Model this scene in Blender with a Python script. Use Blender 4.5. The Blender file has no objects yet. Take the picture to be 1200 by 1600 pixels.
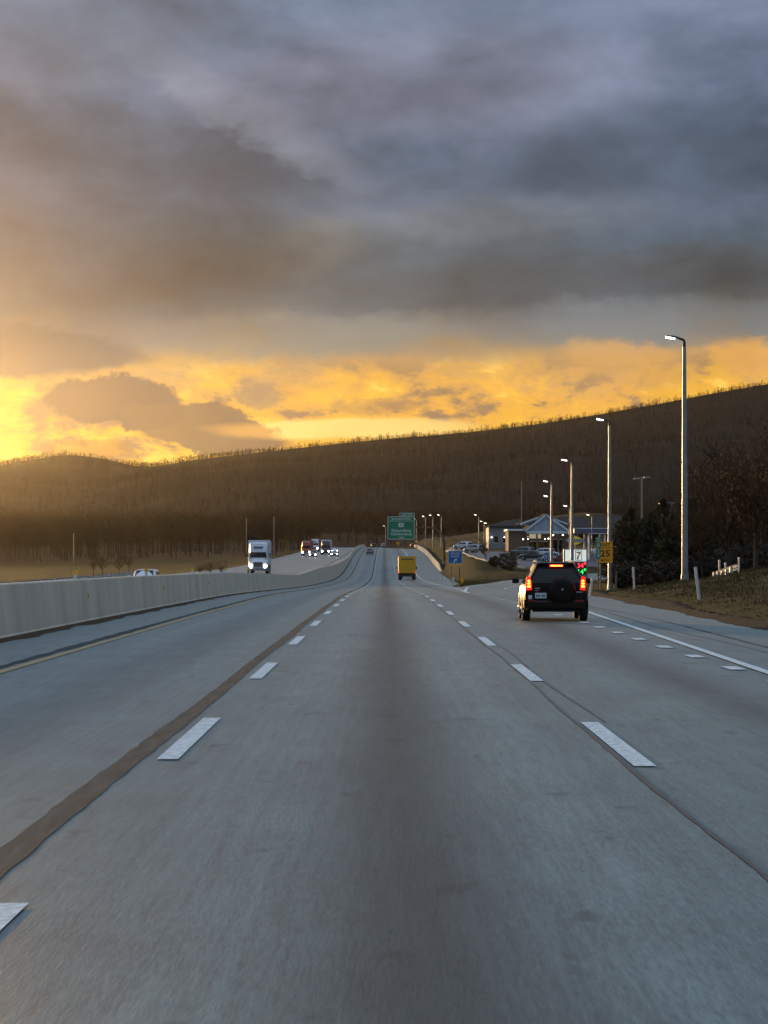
import bpy, bmesh, math, random
import numpy as np
from mathutils import Vector, Matrix
R = math.radians
random.seed(7); rng = np.random.default_rng(11)
scene = bpy.context.scene
COL = scene.collection

# ------------------------------------------------------------------ camera
FPX, HOR, CX, CAMH = 3560.0, 877.0, 600.0, 1.564
PITCH = math.atan((HOR - 800.0) / FPX)
cam_d = bpy.data.cameras.new('camera'); cam = bpy.data.objects.new('camera', cam_d); COL.objects.link(cam)
cam_d.sensor_fit = 'VERTICAL'; cam_d.sensor_height = 24.0; cam_d.lens = 24.0 * FPX / 1600.0
cam_d.clip_start = 0.1; cam_d.clip_end = 20000
cam.location = (0, 0, CAMH); cam.rotation_euler = (math.pi / 2 + PITCH, 0, 0)
scene.camera = cam

# ------------------------------------------------------------------ render / exposure
vs = scene.view_settings
vs.view_transform = 'Standard'; vs.look = 'None'; vs.gamma = 1.0; vs.exposure = 0.0; vs.use_curve_mapping = False
scene.cycles.max_bounces = 5; scene.cycles.diffuse_bounces = 2; scene.cycles.glossy_bounces = 3
scene.cycles.transmission_bounces = 4; scene.cycles.volume_bounces = 0; scene.cycles.transparent_max_bounces = 6
scene.cycles.use_denoising = True
scene.cycles.sample_clamp_indirect = 4.0

# ------------------------------------------------------------------ sun
SUN_AZ, SUN_EL = R(-18.5), R(3.1)          # left of the view, just above the ridge
sun_d = bpy.data.lights.new('sun', 'SUN'); sun = bpy.data.objects.new('sun', sun_d); COL.objects.link(sun)
sun_d.energy = 5.0; sun_d.angle = R(4.0); sun_d.color = (1.0, 0.62, 0.26)
sdir = Vector((math.sin(SUN_AZ) * math.cos(SUN_EL), math.cos(SUN_AZ) * math.cos(SUN_EL), math.sin(SUN_EL)))
sun.rotation_euler = sdir.to_track_quat('Z', 'Y').to_euler(); sun.location = (-60, 120, 60)

# ------------------------------------------------------------------ sky (world)
def lin(c):
    c = c / 255.0
    return c / 12.92 if c <= 0.04045 else ((c + 0.055) / 1.055) ** 2.4
def rgb(r, g, b): return (lin(r), lin(g), lin(b), 1.0)

class E:
    """tiny expression wrapper round shader sockets"""
    def __init__(s, nt, sock): s.nt, s.s = nt, sock
    def _m(s, op, o=None, c=None):
        n = s.nt.nodes.new('ShaderNodeMath'); n.operation = op
        s.nt.links.new(s.s, n.inputs[0])
        for k, v in ((1, o), (2, c)):
            if v is None: continue
            if isinstance(v, E): s.nt.links.new(v.s, n.inputs[k])
            else: n.inputs[k].default_value = v
        return E(s.nt, n.outputs[0])
    def __add__(s, o): return s._m('ADD', o)
    def __sub__(s, o): return s._m('SUBTRACT', o)
    def __mul__(s, o): return s._m('MULTIPLY', o)
    def __truediv__(s, o): return s._m('DIVIDE', o)
    def mx(s, o): return s._m('MAXIMUM', o)
    def mn(s, o): return s._m('MINIMUM', o)
    def pw(s, o): return s._m('POWER', o)
    def ss(s, a, b, lo=0.0, hi=1.0):
        n = s.nt.nodes.new('ShaderNodeMapRange'); n.interpolation_type = 'SMOOTHSTEP'
        s.nt.links.new(s.s, n.inputs[0])
        for k, v in zip((1, 2, 3, 4), (a, b, lo, hi)): n.inputs[k].default_value = v
        return E(s.nt, n.outputs[0])

def mixc(nt, fac, a, b):
    n = nt.nodes.new('ShaderNodeMix'); n.data_type = 'RGBA'
    for sock, v in ((n.inputs[0], fac), (n.inputs[6], a), (n.inputs[7], b)):
        if isinstance(v, E): nt.links.new(v.s, sock)
        elif hasattr(v, 'is_output'): nt.links.new(v, sock)
        else: sock.default_value = v
    return n.outputs[2]
def noise(nt, vec, scale, detail=4, rough=0.55, sc=(1, 1, 1), dist=0.0, rot=(0, 0, 0), loc=(0, 0, 0)):
    mp = nt.nodes.new('ShaderNodeMapping'); mp.inputs['Scale'].default_value = sc
    mp.inputs['Rotation'].default_value = rot; mp.inputs['Location'].default_value = loc
    nt.links.new(vec, mp.inputs['Vector'])
    n = nt.nodes.new('ShaderNodeTexNoise'); n.inputs['Scale'].default_value = scale
    n.inputs['Detail'].default_value = detail; n.inputs['Roughness'].default_value = rough
    n.inputs['Distortion'].default_value = dist
    nt.links.new(mp.outputs[0], n.inputs['Vector'])
    return E(nt, n.outputs[0])
def ramp(nt, fac, stops, interp='LINEAR'):
    n = nt.nodes.new('ShaderNodeValToRGB'); cr = n.color_ramp; cr.interpolation = interp
    cr.elements[0].position, cr.elements[0].color = stops[0]
    cr.elements[1].position, cr.elements[1].color = stops[-1]
    for p, c in stops[1:-1]:
        e = cr.elements.new(p); e.color = c
    nt.links.new(fac.s if isinstance(fac, E) else fac, n.inputs[0])
    return n.outputs[0]

world = bpy.data.worlds.new('World'); scene.world = world; world.use_nodes = True
def build_world():
    nt = world.node_tree; nt.nodes.clear()
    out = nt.nodes.new('ShaderNodeOutputWorld')
    sky = nt.nodes.new('ShaderNodeTexSky'); sky.sky_type = 'NISHITA'; sky.sun_disc = False
    sky.sun_elevation = SUN_EL; sky.sun_rotation = SUN_AZ; sky.dust_density = 2.0; sky.air_density = 1.0
    tc = nt.nodes.new('ShaderNodeTexCoord'); vec = tc.outputs['Generated']
    sep = nt.nodes.new('ShaderNodeSeparateXYZ'); nt.links.new(vec, sep.inputs[0])
    x, y, z = (E(nt, sep.outputs[i]) for i in range(3))
    # U, V: direction measured in 1/3560 radian (azimuth from straight ahead, height above the horizon)
    U = x._m('ARCTAN2', y) * FPX
    V = z._m('ARCSINE') * FPX
    Vp = V.mx(0.0)
    n_big = noise(nt, vec, 7.0, 5, 0.55, (1, 1, 2.6), 0.3, loc=(3.1, 0.4, 1.7))
    n_mid = noise(nt, vec, 15.0, 6, 0.5, (1, 1, 1.9), 0.3, loc=(0.2, 5.3, 2.2))
    n_fin = noise(nt, vec, 70.0, 6, 0.62, (1, 1, 1.6), 0.3, loc=(1.3, 2.0, 0.6))
    n_bil = noise(nt, vec, 30.0, 8, 0.62, (1, 1, 2.1), 0.25, loc=(7.3, 1.1, 4.6))
    b, m, f = n_big - 0.5, n_mid - 0.5, n_fin - 0.5
    Vw = V + b * 190.0 + m * 150.0 + f * 45.0
    # glow fades with angle away from the sun's side of the sky
    cosd = x * sdir.x + y * sdir.y
    warm = cosd.ss(-0.2, 0.93)
    # vertical structure of the cloud deck
    T = lambda v: v / 2000.0
    deck = ramp(nt, (Vw / 2000.0).mn(1.0).mx(0.0), [
        (0.0, rgb(236, 172, 74)), (T(170), rgb(250, 188, 78)), (T(250), rgb(238, 176, 82)), (T(310), rgb(204, 160, 104)),
        (T(350), rgb(140, 136, 128)), (T(400), rgb(100, 110, 118)), (T(500), rgb(78, 98, 116)),
        (T(600), rgb(76, 98, 122)), (T(700), rgb(92, 110, 135)), (T(860), rgb(108, 125, 150)), (1.0, rgb(122, 141, 162))])
    dull = ramp(nt, (Vw / 2000.0).mn(1.0).mx(0.0), [
        (0.0, rgb(120, 124, 132)), (T(300), rgb(108, 118, 130)), (T(500), rgb(92, 106, 120)), (T(900), rgb(112, 127, 148)), (1.0, rgb(122, 141, 162))])
    col = mixc(nt, warm, dull, deck)
    # soft mottling of the deck
    shade = ((b * 0.55 + m * 1.0 + f * 0.16) * V.ss(280, 430, 0.7, 1.7) + 1.0).mx(0.45)
    col = mixc(nt, Vw.ss(440, 640) * (n_big + m * 0.5).ss(0.42, 0.62) * 0.45, col, rgb(110, 118, 140))
    Uw = U + m * 90.0 + f * 60.0
    Vx = V + (n_bil - 0.5) * 60.0 + f * 34.0
    def blob(cu, cv, ru, rv, soft=0.5, tilt=0.0, u=None, v=None):
        du = ((u or Uw) - cu); dv = ((v or Vx) - cv)
        if tilt:
            c, s = math.cos(tilt), math.sin(tilt)
            du, dv = du * c + dv * s, dv * c - du * s
        du = du / ru; dv = dv / rv
        return (du * du + dv * dv).ss(1.0 + soft, max(1.0 - soft, 0.0))
    # band of fire: bright gold where thin, tan where thick
    band = V.ss(90, 190) * (V + b * 90.0 + m * 110.0).ss(350, 250) * warm
    gold = (n_bil + b * 0.25).ss(0.46, 0.58)
    col = mixc(nt, band * gold * 0.9, col, (1.0, 0.52, 0.06, 1))
    hot = (n_bil + f * 0.45).ss(0.58, 0.74) * band
    col = mixc(nt, hot * 0.9, col, (1.35, 0.84, 0.16, 1))
    col = mixc(nt, band * (n_bil + m * 0.3).ss(0.50, 0.40) * 0.85, col, rgb(140, 118, 104))
    # brightest towards the sun's side, low down
    low = V.ss(320, 150) * U.ss(60, -420) * V.ss(60, 130) * warm
    col = mixc(nt, low * (n_bil + f * 0.3).ss(0.44, 0.60) * 0.6, col, (1.3, 0.82, 0.18, 1))
    # clear strip under the deck
    gap = blob(-60, 208, 190, 15, 0.6, 0.0, U + m * 60, V + m * 26.0 + f * 10.0)
    col = mixc(nt, gap * 0.85, col, rgb(255, 232, 152))
    # named clouds
    for cu, cv, ru, rv, soft, tilt, c, a in (
        (-410, 243, 112, 40, 0.18, 0.0, rgb(110, 96, 90), 0.97),
        (-270, 205, 130, 34, 0.22, -0.16, rgb(130, 108, 90), 0.95),
        (-185, 253, 36, 18, 0.45, 0.0, rgb(166, 138, 106), 0.8),
        (-450, 168, 66, 17, 0.5, 0.0, rgb(176, 128, 76), 0.7),
        (-10, 245, 60, 15, 0.6, 0.0, rgb(186, 140, 92), 0.6),
        (-560, 322, 200, 40, 0.4, 0.0, rgb(92, 95, 101), 0.9),
        (330, 430, 420, 46, 0.9, 0.04, rgb(74, 84, 94), 0.85),
        (480, 628, 270, 85, 1.0, 0.1, rgb(68, 86, 106), 0.8),
        (-160, 470, 420, 70, 0.9, 0.05, rgb(80, 94, 104), 0.6),
        (-330, 620, 340, 60, 0.9, -0.14, rgb(70, 86, 104), 0.65),
        (-215, 690, 190, 34, 1.0, -0.5, rgb(146, 152, 168), 0.42),
        (60, 740, 330, 75, 1.0, 0.05, rgb(126, 127, 145), 0.4),
        (150, 530, 260, 34, 1.0, 0.05, rgb(112, 121, 130), 0.45),
        (-130, 480, 90, 40, 1.0, 0.3, rgb(122, 122, 120), 0.5),
        (-500, 800, 260, 70, 0.9, 0.1, rgb(108, 121, 138), 0.5),
        (-520, 470, 330, 120, 1.0, 0.0, rgb(62, 76, 92), 0.7),
        (-20, 350, 300, 34, 0.9, 0.0, rgb(136, 134, 126), 0.6),
        (560, 316, 60, 30, 0.4, -0.2, rgb(238, 176, 92), 0.8),
        (375, 308, 95, 34, 0.6, -0.1, rgb(222, 168, 98), 0.65),
        (440, 372, 330, 34, 0.8, 0.0, rgb(116, 124, 130), 0.65)):
        col = mixc(nt, blob(cu, cv, ru, rv, soft, tilt) * a, col, c)
    vm = nt.nodes.new('ShaderNodeVectorMath'); vm.operation = 'SCALE'
    nt.links.new(col, vm.inputs[0]); nt.links.new(shade.s, vm.inputs['Scale'])
    col = vm.outputs[0]
    # an overcast sky brightens towards the zenith
    zen = (z.mx(0.0) - 0.2).mx(0.0) * 2.3 + 1.0
    vz = nt.nodes.new('ShaderNodeVectorMath'); vz.operation = 'SCALE'
    nt.links.new(col, vz.inputs[0]); nt.links.new(zen.s, vz.inputs['Scale'])
    bg_s = nt.nodes.new('ShaderNodeBackground'); bg_s.inputs['Strength'].default_value = 0.08
    nt.links.new(sky.outputs[0], bg_s.inputs['Color'])
    bg_c = nt.nodes.new('ShaderNodeBackground'); bg_c.inputs['Strength'].default_value = 1.0
    nt.links.new(vz.outputs[0], bg_c.inputs['Color'])
    cover = (gap * -0.35) + 0.97
    mx = nt.nodes.new('ShaderNodeMixShader')
    nt.links.new(cover.s, mx.inputs[0]); nt.links.new(bg_s.outputs[0], mx.inputs[1]); nt.links.new(bg_c.outputs[0], mx.inputs[2])
    nt.links.new(mx.outputs[0], out.inputs['Surface'])
build_world()
world.cycles.sampling_method = 'MANUAL'; world.cycles.sample_map_resolution = 512

# ------------------------------------------------------------------ helpers
def pix(px, py, Y):
    """world point on the plane y = Y that projects to photo pixel (px, py)"""
    dx, dy = (px - CX) / FPX, (800.0 - py) / FPX
    k = Y / (math.cos(PITCH) - dy * math.sin(PITCH))
    return Vector((dx * k, Y, CAMH + (math.sin(PITCH) + dy * math.cos(PITCH)) * k))

def tag(o, label=None, cat=None, group=None, kind=None):
    for k, v in (('label', label), ('category', cat), ('group', group), ('kind', kind)):
        if v: o[k] = v
    return o
def empty(name, loc=(0, 0, 0), rz=0.0):
    o = bpy.data.objects.new(name, None); COL.objects.link(o); o.location = loc; o.rotation_euler = (0, 0, rz)
    o.empty_display_size = 0.3
    return o
def link(name, me, parent=None, mat=None):
    o = bpy.data.objects.new(name, me); COL.objects.link(o)
    if mat and not me.materials: me.materials.append(mat)
    if parent: o.parent = parent
    return o
def copy_tree(o, parent=None):
    c = o.copy(); COL.objects.link(c)
    if parent is not None: c.parent = parent
    for ch in [k for k in bpy.data.objects if k.parent == o]: copy_tree(ch, c)
    return c

class MB:
    def __init__(s): s.v, s.f = [], []
    def add(s, vs, fs):
        n = len(s.v); s.v += [tuple(p) for p in vs]; s.f += [tuple(i + n for i in q) for q in fs]; return s
    def box(s, x0, x1, y0, y1, z0, z1, ch=0.0):
        if ch <= 0:
            return s.add([(x0,y0,z0),(x1,y0,z0),(x1,y1,z0),(x0,y1,z0),(x0,y0,z1),(x1,y0,z1),(x1,y1,z1),(x0,y1,z1)],
                         [(0,3,2,1),(4,5,6,7),(0,1,5,4),(1,2,6,5),(2,3,7,6),(3,0,4,7)])
        c = ch; vs = []; 
        for z, i in ((z0, c), (z0 + c, 0), (z1 - c, 0), (z1, c)):
            vs += [(x0+i+c,y0+i,z),(x1-i-c,y0+i,z),(x1-i,y0+i+c,z),(x1-i,y1-i-c,z),(x1-i-c,y1-i,z),(x0+i+c,y1-i,z),(x0+i,y1-i-c,z),(x0+i,y0+i+c,z)]
        fs = [tuple(range(7, -1, -1)), tuple(range(24, 32))]
        for k in range(3):
            for j in range(8): fs.append((k*8+j, k*8+(j+1) % 8, (k+1)*8+(j+1) % 8, (k+1)*8+j))
        return s.add(vs, fs)
    def tube(s, p0, p1, r0, r1=None, n=8, caps=True):
        r1 = r0 if r1 is None else r1
        p0, p1 = Vector(p0), Vector(p1); d = (p1 - p0)
        if d.length < 1e-6: return s
        d.normalize(); a = d.orthogonal().normalized(); b = d.cross(a)
        vs = []
        for p, r in ((p0, r0), (p1, r1)):
            for k in range(n):
                t = 2 * math.pi * k / n
                vs.append(p + a * (math.cos(t) * r) + b * (math.sin(t) * r))
        fs = [(k, (k+1) % n, n+(k+1) % n, n+k) for k in range(n)]
        if caps: fs += [tuple(range(n-1, -1, -1)), tuple(range(n, 2*n))]
        return s.add(vs, fs)
    def path(s, pts, rs, n=8):
        for i in range(len(pts) - 1): s.tube(pts[i], pts[i+1], rs[i], rs[i+1], n)
        return s
    def lathe(s, prof, n=20, axis='z', c=(0, 0, 0)):
        vs = []; m = len(prof)
        for k in range(n):
            t = 2 * math.pi * k / n
            for r, h in prof:
                q = (r*math.cos(t), r*math.sin(t), h) if axis == 'z' else ((h, r*math.cos(t), r*math.sin(t)) if axis == 'x' else (r*math.sin(t), h, r*math.cos(t)))
                vs.append((q[0]+c[0], q[1]+c[1], q[2]+c[2]))
        fs = [(k*m+j, ((k+1) % n)*m+j, ((k+1) % n)*m+j+1, k*m+j+1) for k in range(n) for j in range(m-1)]
        return s.add(vs, fs)
    def prism(s, poly, y0, y1):
        """poly in x,z extruded along y"""
        n = len(poly)
        vs = [(x, y0, z) for x, z in poly] + [(x, y1, z) for x, z in poly]
        fs = [tuple(range(n)), tuple(range(2*n-1, n-1, -1))] + [(k, n+k, n+(k+1) % n, (k+1) % n) for k in range(n)]
        return s.add(vs, fs)
    def mesh(s, name, smooth=None):
        me = bpy.data.meshes.new(name); me.from_pydata(s.v, [], s.f); me.validate(clean_customdata=False)
        bm = bmesh.new(); bm.from_mesh(me); bmesh.ops.recalc_face_normals(bm, faces=bm.faces); bm.to_mesh(me); bm.free()
        if smooth is not None:
            me.shade_smooth(); me.set_sharp_from_angle(angle=R(smooth))
        me.update(); return me
    def build(s, name, mat, parent=None, smooth=None):
        return link(name, s.mesh(name, smooth), parent, mat)

def np_mesh(name, verts, tris):
    me = bpy.data.meshes.new(name); nv, nf = len(verts), len(tris); k = tris.shape[1]
    me.vertices.add(nv); me.vertices.foreach_set('co', np.ascontiguousarray(verts, dtype=np.float32).ravel())
    me.loops.add(nf * k); me.loops.foreach_set('vertex_index', np.ascontiguousarray(tris, dtype=np.int32).ravel())
    me.polygons.add(nf); me.polygons.foreach_set('loop_start', np.arange(0, nf * k, k, dtype=np.int32))
    me.update(calc_edges=True); me.validate(); return me
def grid_mesh(name, X, Y, Z):
    ny, nx = X.shape
    v = np.stack([X.ravel(), Y.ravel(), Z.ravel()], 1)
    i = np.arange(ny * nx).reshape(ny, nx)
    q = np.stack([i[:-1, :-1].ravel(), i[:-1, 1:].ravel(), i[1:, 1:].ravel(), i[1:, :-1].ravel()], 1)
    me = np_mesh(name, v, q); me.shade_smooth(); return me

# ------------------------------------------------------------------ materials
def mat(name, c, rough=0.6, metal=0.0, var=0.12, scale=3.0, bump=0.0, bscale=20.0, emit=None, estr=0.0, spec=0.5, stretch=(1, 1, 1), c2=None, coat=0.0):
    m = bpy.data.materials.new(name); m.use_nodes = True; nt = m.node_tree
    b = nt.nodes['Principled BSDF']; tc = nt.nodes.new('ShaderNodeTexCoord')
    b.inputs['Roughness'].default_value = rough; b.inputs['Metallic'].default_value = metal
    b.inputs['Specular IOR Level'].default_value = spec; b.inputs['Coat Weight'].default_value = coat
    n = noise(nt, tc.outputs['Object'], scale, 5, 0.6, stretch)
    c = tuple(c)[:3]; d = tuple(c2)[:3] if c2 else c
    lo = tuple(v * (1 - var) for v in c) + (1,); hi = tuple(min(1, v * (1 + var)) for v in d) + (1,)
    nt.links.new(ramp(nt, n, [(0.3, lo), (0.7, hi)]), b.inputs['Base Color'])
    if bump:
        nb = noise(nt, tc.outputs['Object'], bscale, 4, 0.6, stretch)
        bn = nt.nodes.new('ShaderNodeBump'); bn.inputs['Strength'].default_value = bump; bn.inputs['Distance'].default_value = 0.02
        nt.links.new(nb.s, bn.inputs['Height']); nt.links.new(bn.outputs[0], b.inputs['Normal'])
    if emit:
        b.inputs['Emission Color'].default_value = tuple(emit)[:3] + (1,); b.inputs['Emission Strength'].default_value = estr
    return m
M = {}
M['white_paint'] = mat('road_paint', (0.46, 0.52, 0.525), 0.6, var=0.25, scale=14, c2=(0.64, 0.71, 0.71))
M['yellow_paint'] = mat('yellow_road_paint', (0.36, 0.25, 0.10), 0.6, var=0.35, scale=3)
M['tar'] = mat('tar_sealant', (0.045, 0.04, 0.038), 0.5, var=0.3, scale=4)
M['tar_band'] = mat('joint_band', (0.056, 0.063, 0.061), 0.8, var=0.45, scale=2.2, stretch=(5, 0.5, 1), spec=.10)
M['barrier'] = mat('barrier_concrete', (0.52, 0.46, 0.36), 0.85, var=0.2, scale=0.6, bump=0.4, bscale=14, stretch=(1, 1, 0.25))
M['kerb'] = mat('kerb_concrete', (0.36, 0.35, 0.33), 0.8, var=0.2, bump=0.3)
M['galv'] = mat('galvanised_steel', (0.30, 0.33, 0.35), 0.42, 0.7, var=0.2, scale=2)
M['rail'] = mat('guardrail_steel', (0.55, 0.55, 0.54), 0.5, 0.25, var=0.12)
M['pole_far'] = mat('weathered_pole', (0.30, 0.27, 0.23), 0.6, 0.2)
M['dark_metal'] = mat('dark_metal', (0.05, 0.05, 0.055), 0.45, 0.6)
M['brown_steel'] = mat('weathering_steel', (0.10, 0.055, 0.035), 0.7, 0.2, var=0.25)
M['lamp_on'] = mat('lamp_lens_lit', (0.9, 0.9, 0.85), 0.3, emit=(1.0, 0.96, 0.82), estr=9.0)
M['lamp_warm'] = mat('lamp_warm_lit', (0.9, 0.85, 0.7), 0.3, emit=(1.0, 0.85, 0.6), estr=7.0)
M['head_on'] = mat('headlamp_lit', (0.9, 0.9, 0.9), 0.2, emit=(1.0, 0.98, 0.92), estr=40.0)
M['amber_glint'] = mat('amber_sun_glint', (0.9, 0.6, 0.1), 0.3, emit=(1.0, 0.72, 0.12), estr=6.0)  # glow standing in for low sun caught on the red truck's edge
M['amber_off'] = mat('amber_lens', (0.75, 0.42, 0.03), 0.3)
M['tail_on'] = mat('brake_lamp_lit', (0.6, 0.02, 0.015), 0.2, emit=(1.0, 0.02, 0.006), estr=1.3)
M['tail_core'] = mat('brake_bulb_lit', (0.9, 0.4, 0.1), 0.2, emit=(1.0, 0.30, 0.03), estr=6.0)
M['tail_off'] = mat('tail_lens', (0.35, 0.02, 0.015), 0.2, spec=0.6)
M['tyre'] = mat('tyre_rubber', (0.022, 0.021, 0.021), 0.8, var=0.3)
M['rim'] = mat('alloy_rim', (0.42, 0.42, 0.43), 0.35, 0.8)
M['glass'] = mat('dark_glass', (0.012, 0.011, 0.010), 0.08, var=0.1, spec=0.4)
M['trim'] = mat('black_trim', (0.014, 0.012, 0.011), 0.6, var=0.2, spec=0.3)
M['suv'] = mat('dark_car_paint', (0.012, 0.007, 0.005), 0.36, 0.0, var=0.08, spec=0.22)
M['plate'] = mat('plate_white', (0.62, 0.64, 0.68), 0.5, var=0.03)
M['ink'] = mat('dark_ink', (0.03, 0.04, 0.09), 0.5)
M['car_white'] = mat('white_car_paint', (0.66, 0.68, 0.70), 0.3, var=0.04, coat=0.5)
M['car_grey'] = mat('grey_car_paint', (0.16, 0.17, 0.18), 0.3, 0.4, var=0.06, coat=0.5)
M['car_black'] = mat('black_car_paint', (0.03, 0.03, 0.034), 0.3, 0.2, var=0.1, coat=0.5)
M['car_silver'] = mat('silver_car_paint', (0.40, 0.42, 0.44), 0.3, 0.5, var=0.06, coat=0.5)
M['car_red'] = mat('dark_red_car_paint', (0.16, 0.025, 0.02), 0.32, 0.1, coat=0.4)
M['truck_white'] = mat('white_truck_paint', (0.62, 0.65, 0.68), 0.45, var=0.06)
M['truck_red'] = mat('red_truck_paint', (0.30, 0.045, 0.03), 0.4, var=0.1)
M['truck_dark'] = mat('dark_truck_paint', (0.06, 0.06, 0.058), 0.4, var=0.1)
M['truck_yellow'] = mat('yellow_truck_paint', (0.72, 0.37, 0.008), 0.45, var=0.08)
M['chassis'] = mat('chassis_black', (0.03, 0.028, 0.027), 0.7)
M['sign_green'] = mat('sign_green', (0.003, 0.21, 0.095), 0.5, var=0.06)
M['sign_blue'] = mat('sign_blue', (0.002, 0.12, 0.36), 0.5, var=0.05)
M['sign_white'] = mat('sign_white', (0.66, 0.70, 0.68), 0.5, var=0.04)
M['sign_orange'] = mat('sign_yellow', (0.97, 0.40, 0.006), 0.5, var=0.05)
M['sign_black'] = mat('sign_black', (0.02, 0.014, 0.012), 0.5)
M['sign_back'] = mat('sign_aluminium', (0.35, 0.36, 0.36), 0.45, 0.6)
M['panel_lit'] = mat('backlit_panel', (0.8, 0.8, 0.76), 0.4, emit=(0.93, 1.0, 0.90), estr=0.55)
M['led_red'] = mat('led_red', (0.5, 0.02, 0.02), 0.4, emit=(1.0, 0.03, 0.05), estr=3.0)
M['led_green'] = mat('led_green', (0.02, 0.5, 0.05), 0.4, emit=(0.02, 1.0, 0.12), estr=2.2)
M['logo_red'] = mat('logo_red', (0.45, 0.02, 0.03), 0.5)
M['logo_orange'] = mat('logo_orange', (0.75, 0.22, 0.02), 0.5)
M['logo_green'] = mat('logo_green', (0.01, 0.10, 0.04), 0.5)
M['logo_yellow'] = mat('logo_yellow', (0.80, 0.62, 0.03), 0.5, emit=(0.8, 0.6, 0.03), estr=0.12)
M['wall_tan'] = mat('stucco_tan', (0.17, 0.12, 0.085), 0.85, var=0.12)
M['wall_grey'] = mat('siding_grey', (0.22, 0.25, 0.28), 0.7, var=0.1)
M['gable_blue'] = mat('gable_siding', (0.34, 0.43, 0.50), 0.6, var=0.06)
M['trim_white'] = mat('white_trim', (0.72, 0.80, 0.84), 0.6, var=0.05)
M['roof'] = mat('roof_shingle', (0.060, 0.050, 0.042), 0.9, var=0.25, scale=2, bump=0.3, spec=.08)
M['roof_metal'] = mat('roof_grey_metal', (0.16, 0.16, 0.165), 0.6, 0.2)
M['window_lit'] = mat('lit_window', (0.5, 0.45, 0.3), 0.3, emit=(1.0, 0.84, 0.55), estr=0.30)
M['canopy'] = mat('canopy_fascia', (0.10, 0.11, 0.17), 0.5)
M['bark'] = mat('bark', (0.060, 0.043, 0.032), 0.9, var=0.35, scale=4)
M['twig'] = mat('twig_bark', (0.085, 0.044, 0.020), 0.9, var=0.35, scale=2, spec=.1)
M['dead_leaf'] = mat('dead_leaf', (0.11, 0.05, 0.022), 0.8, var=0.4, scale=2)
M['needle'] = mat('evergreen_needles', (0.030, 0.032, 0.011), 0.8, var=0.5, scale=1.2, c2=(0.062, 0.050, 0.014))
M['shrub'] = mat('shrub_leaves', (0.046, 0.026, 0.011), 0.8, var=0.45, scale=2)
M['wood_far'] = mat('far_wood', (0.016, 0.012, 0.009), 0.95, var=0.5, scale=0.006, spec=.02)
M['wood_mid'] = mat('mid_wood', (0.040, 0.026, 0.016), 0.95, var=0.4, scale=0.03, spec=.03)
M['grass'] = mat('dry_grass', (0.050, 0.040, 0.016), 0.9, var=0.5, scale=0.5, c2=(0.12, 0.088, 0.038), spec=.05)
M['dirt'] = mat('road_dirt', (0.075, 0.055, 0.036), 0.95, var=0.4, scale=3, spec=.03)
M['dirt_dark'] = mat('edge_soil', (0.040, 0.032, 0.024), 0.95, var=0.5, scale=2.5, bump=.6, bscale=9, spec=.03)
M['post_white'] = mat('white_post', (0.62, 0.64, 0.62), 0.5, var=0.1)
M['post_wood'] = mat('weathered_post', (0.16, 0.12, 0.09), 0.85, var=0.3)
M['refl_yellow'] = mat('reflector_yellow', (0.85, 0.45, 0.02), 0.3, var=0.05)

def ground_mat():
    m = bpy.data.materials.new('ground_grass'); m.use_nodes = True; nt = m.node_tree
    b = nt.nodes['Principled BSDF']; b.inputs['Roughness'].default_value = 0.95; b.inputs['Specular IOR Level'].default_value = 0.03
    tc = nt.nodes.new('ShaderNodeTexCoord'); v = tc.outputs['Object']
    n1 = noise(nt, v, 0.25, 6, 0.65); n2 = noise(nt, v, 2.2, 5, 0.7); n3 = noise(nt, v, 0.012, 4, 0.5)
    c = ramp(nt, n1 * 0.55 + n2 * 0.45, [(0.34, (0.022, 0.016, 0.009, 1)), (0.48, (0.046, 0.035, 0.016, 1)), (0.58, (0.044, 0.042, 0.015, 1)), (0.72, (0.080, 0.060, 0.029, 1))])
    c = mixc(nt, n3.ss(0.45, 0.6) * 0.5, c, (0.046, 0.040, 0.016, 1))
    sep = nt.nodes.new('ShaderNodeSeparateXYZ'); nt.links.new(v, sep.inputs[0])
    litter = (E(nt, sep.outputs[1]) + (n3 - 0.5) * 120.0 + (n1 - 0.5) * 40.0).ss(600, 690)
    c = mixc(nt, litter, c, mixc(nt, n1, (0.022, 0.015, 0.011, 1), (0.050, 0.034, 0.023, 1)))
    nt.links.new(c, b.inputs['Base Color'])
    bn = nt.nodes.new('ShaderNodeBump'); bn.inputs['Strength'].default_value = 0.6; bn.inputs['Distance'].default_value = 0.06
    nt.links.new((n2 + n1).s, bn.inputs['Height']); nt.links.new(bn.outputs[0], b.inputs['Normal'])
    return m
M['ground'] = ground_mat()

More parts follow.
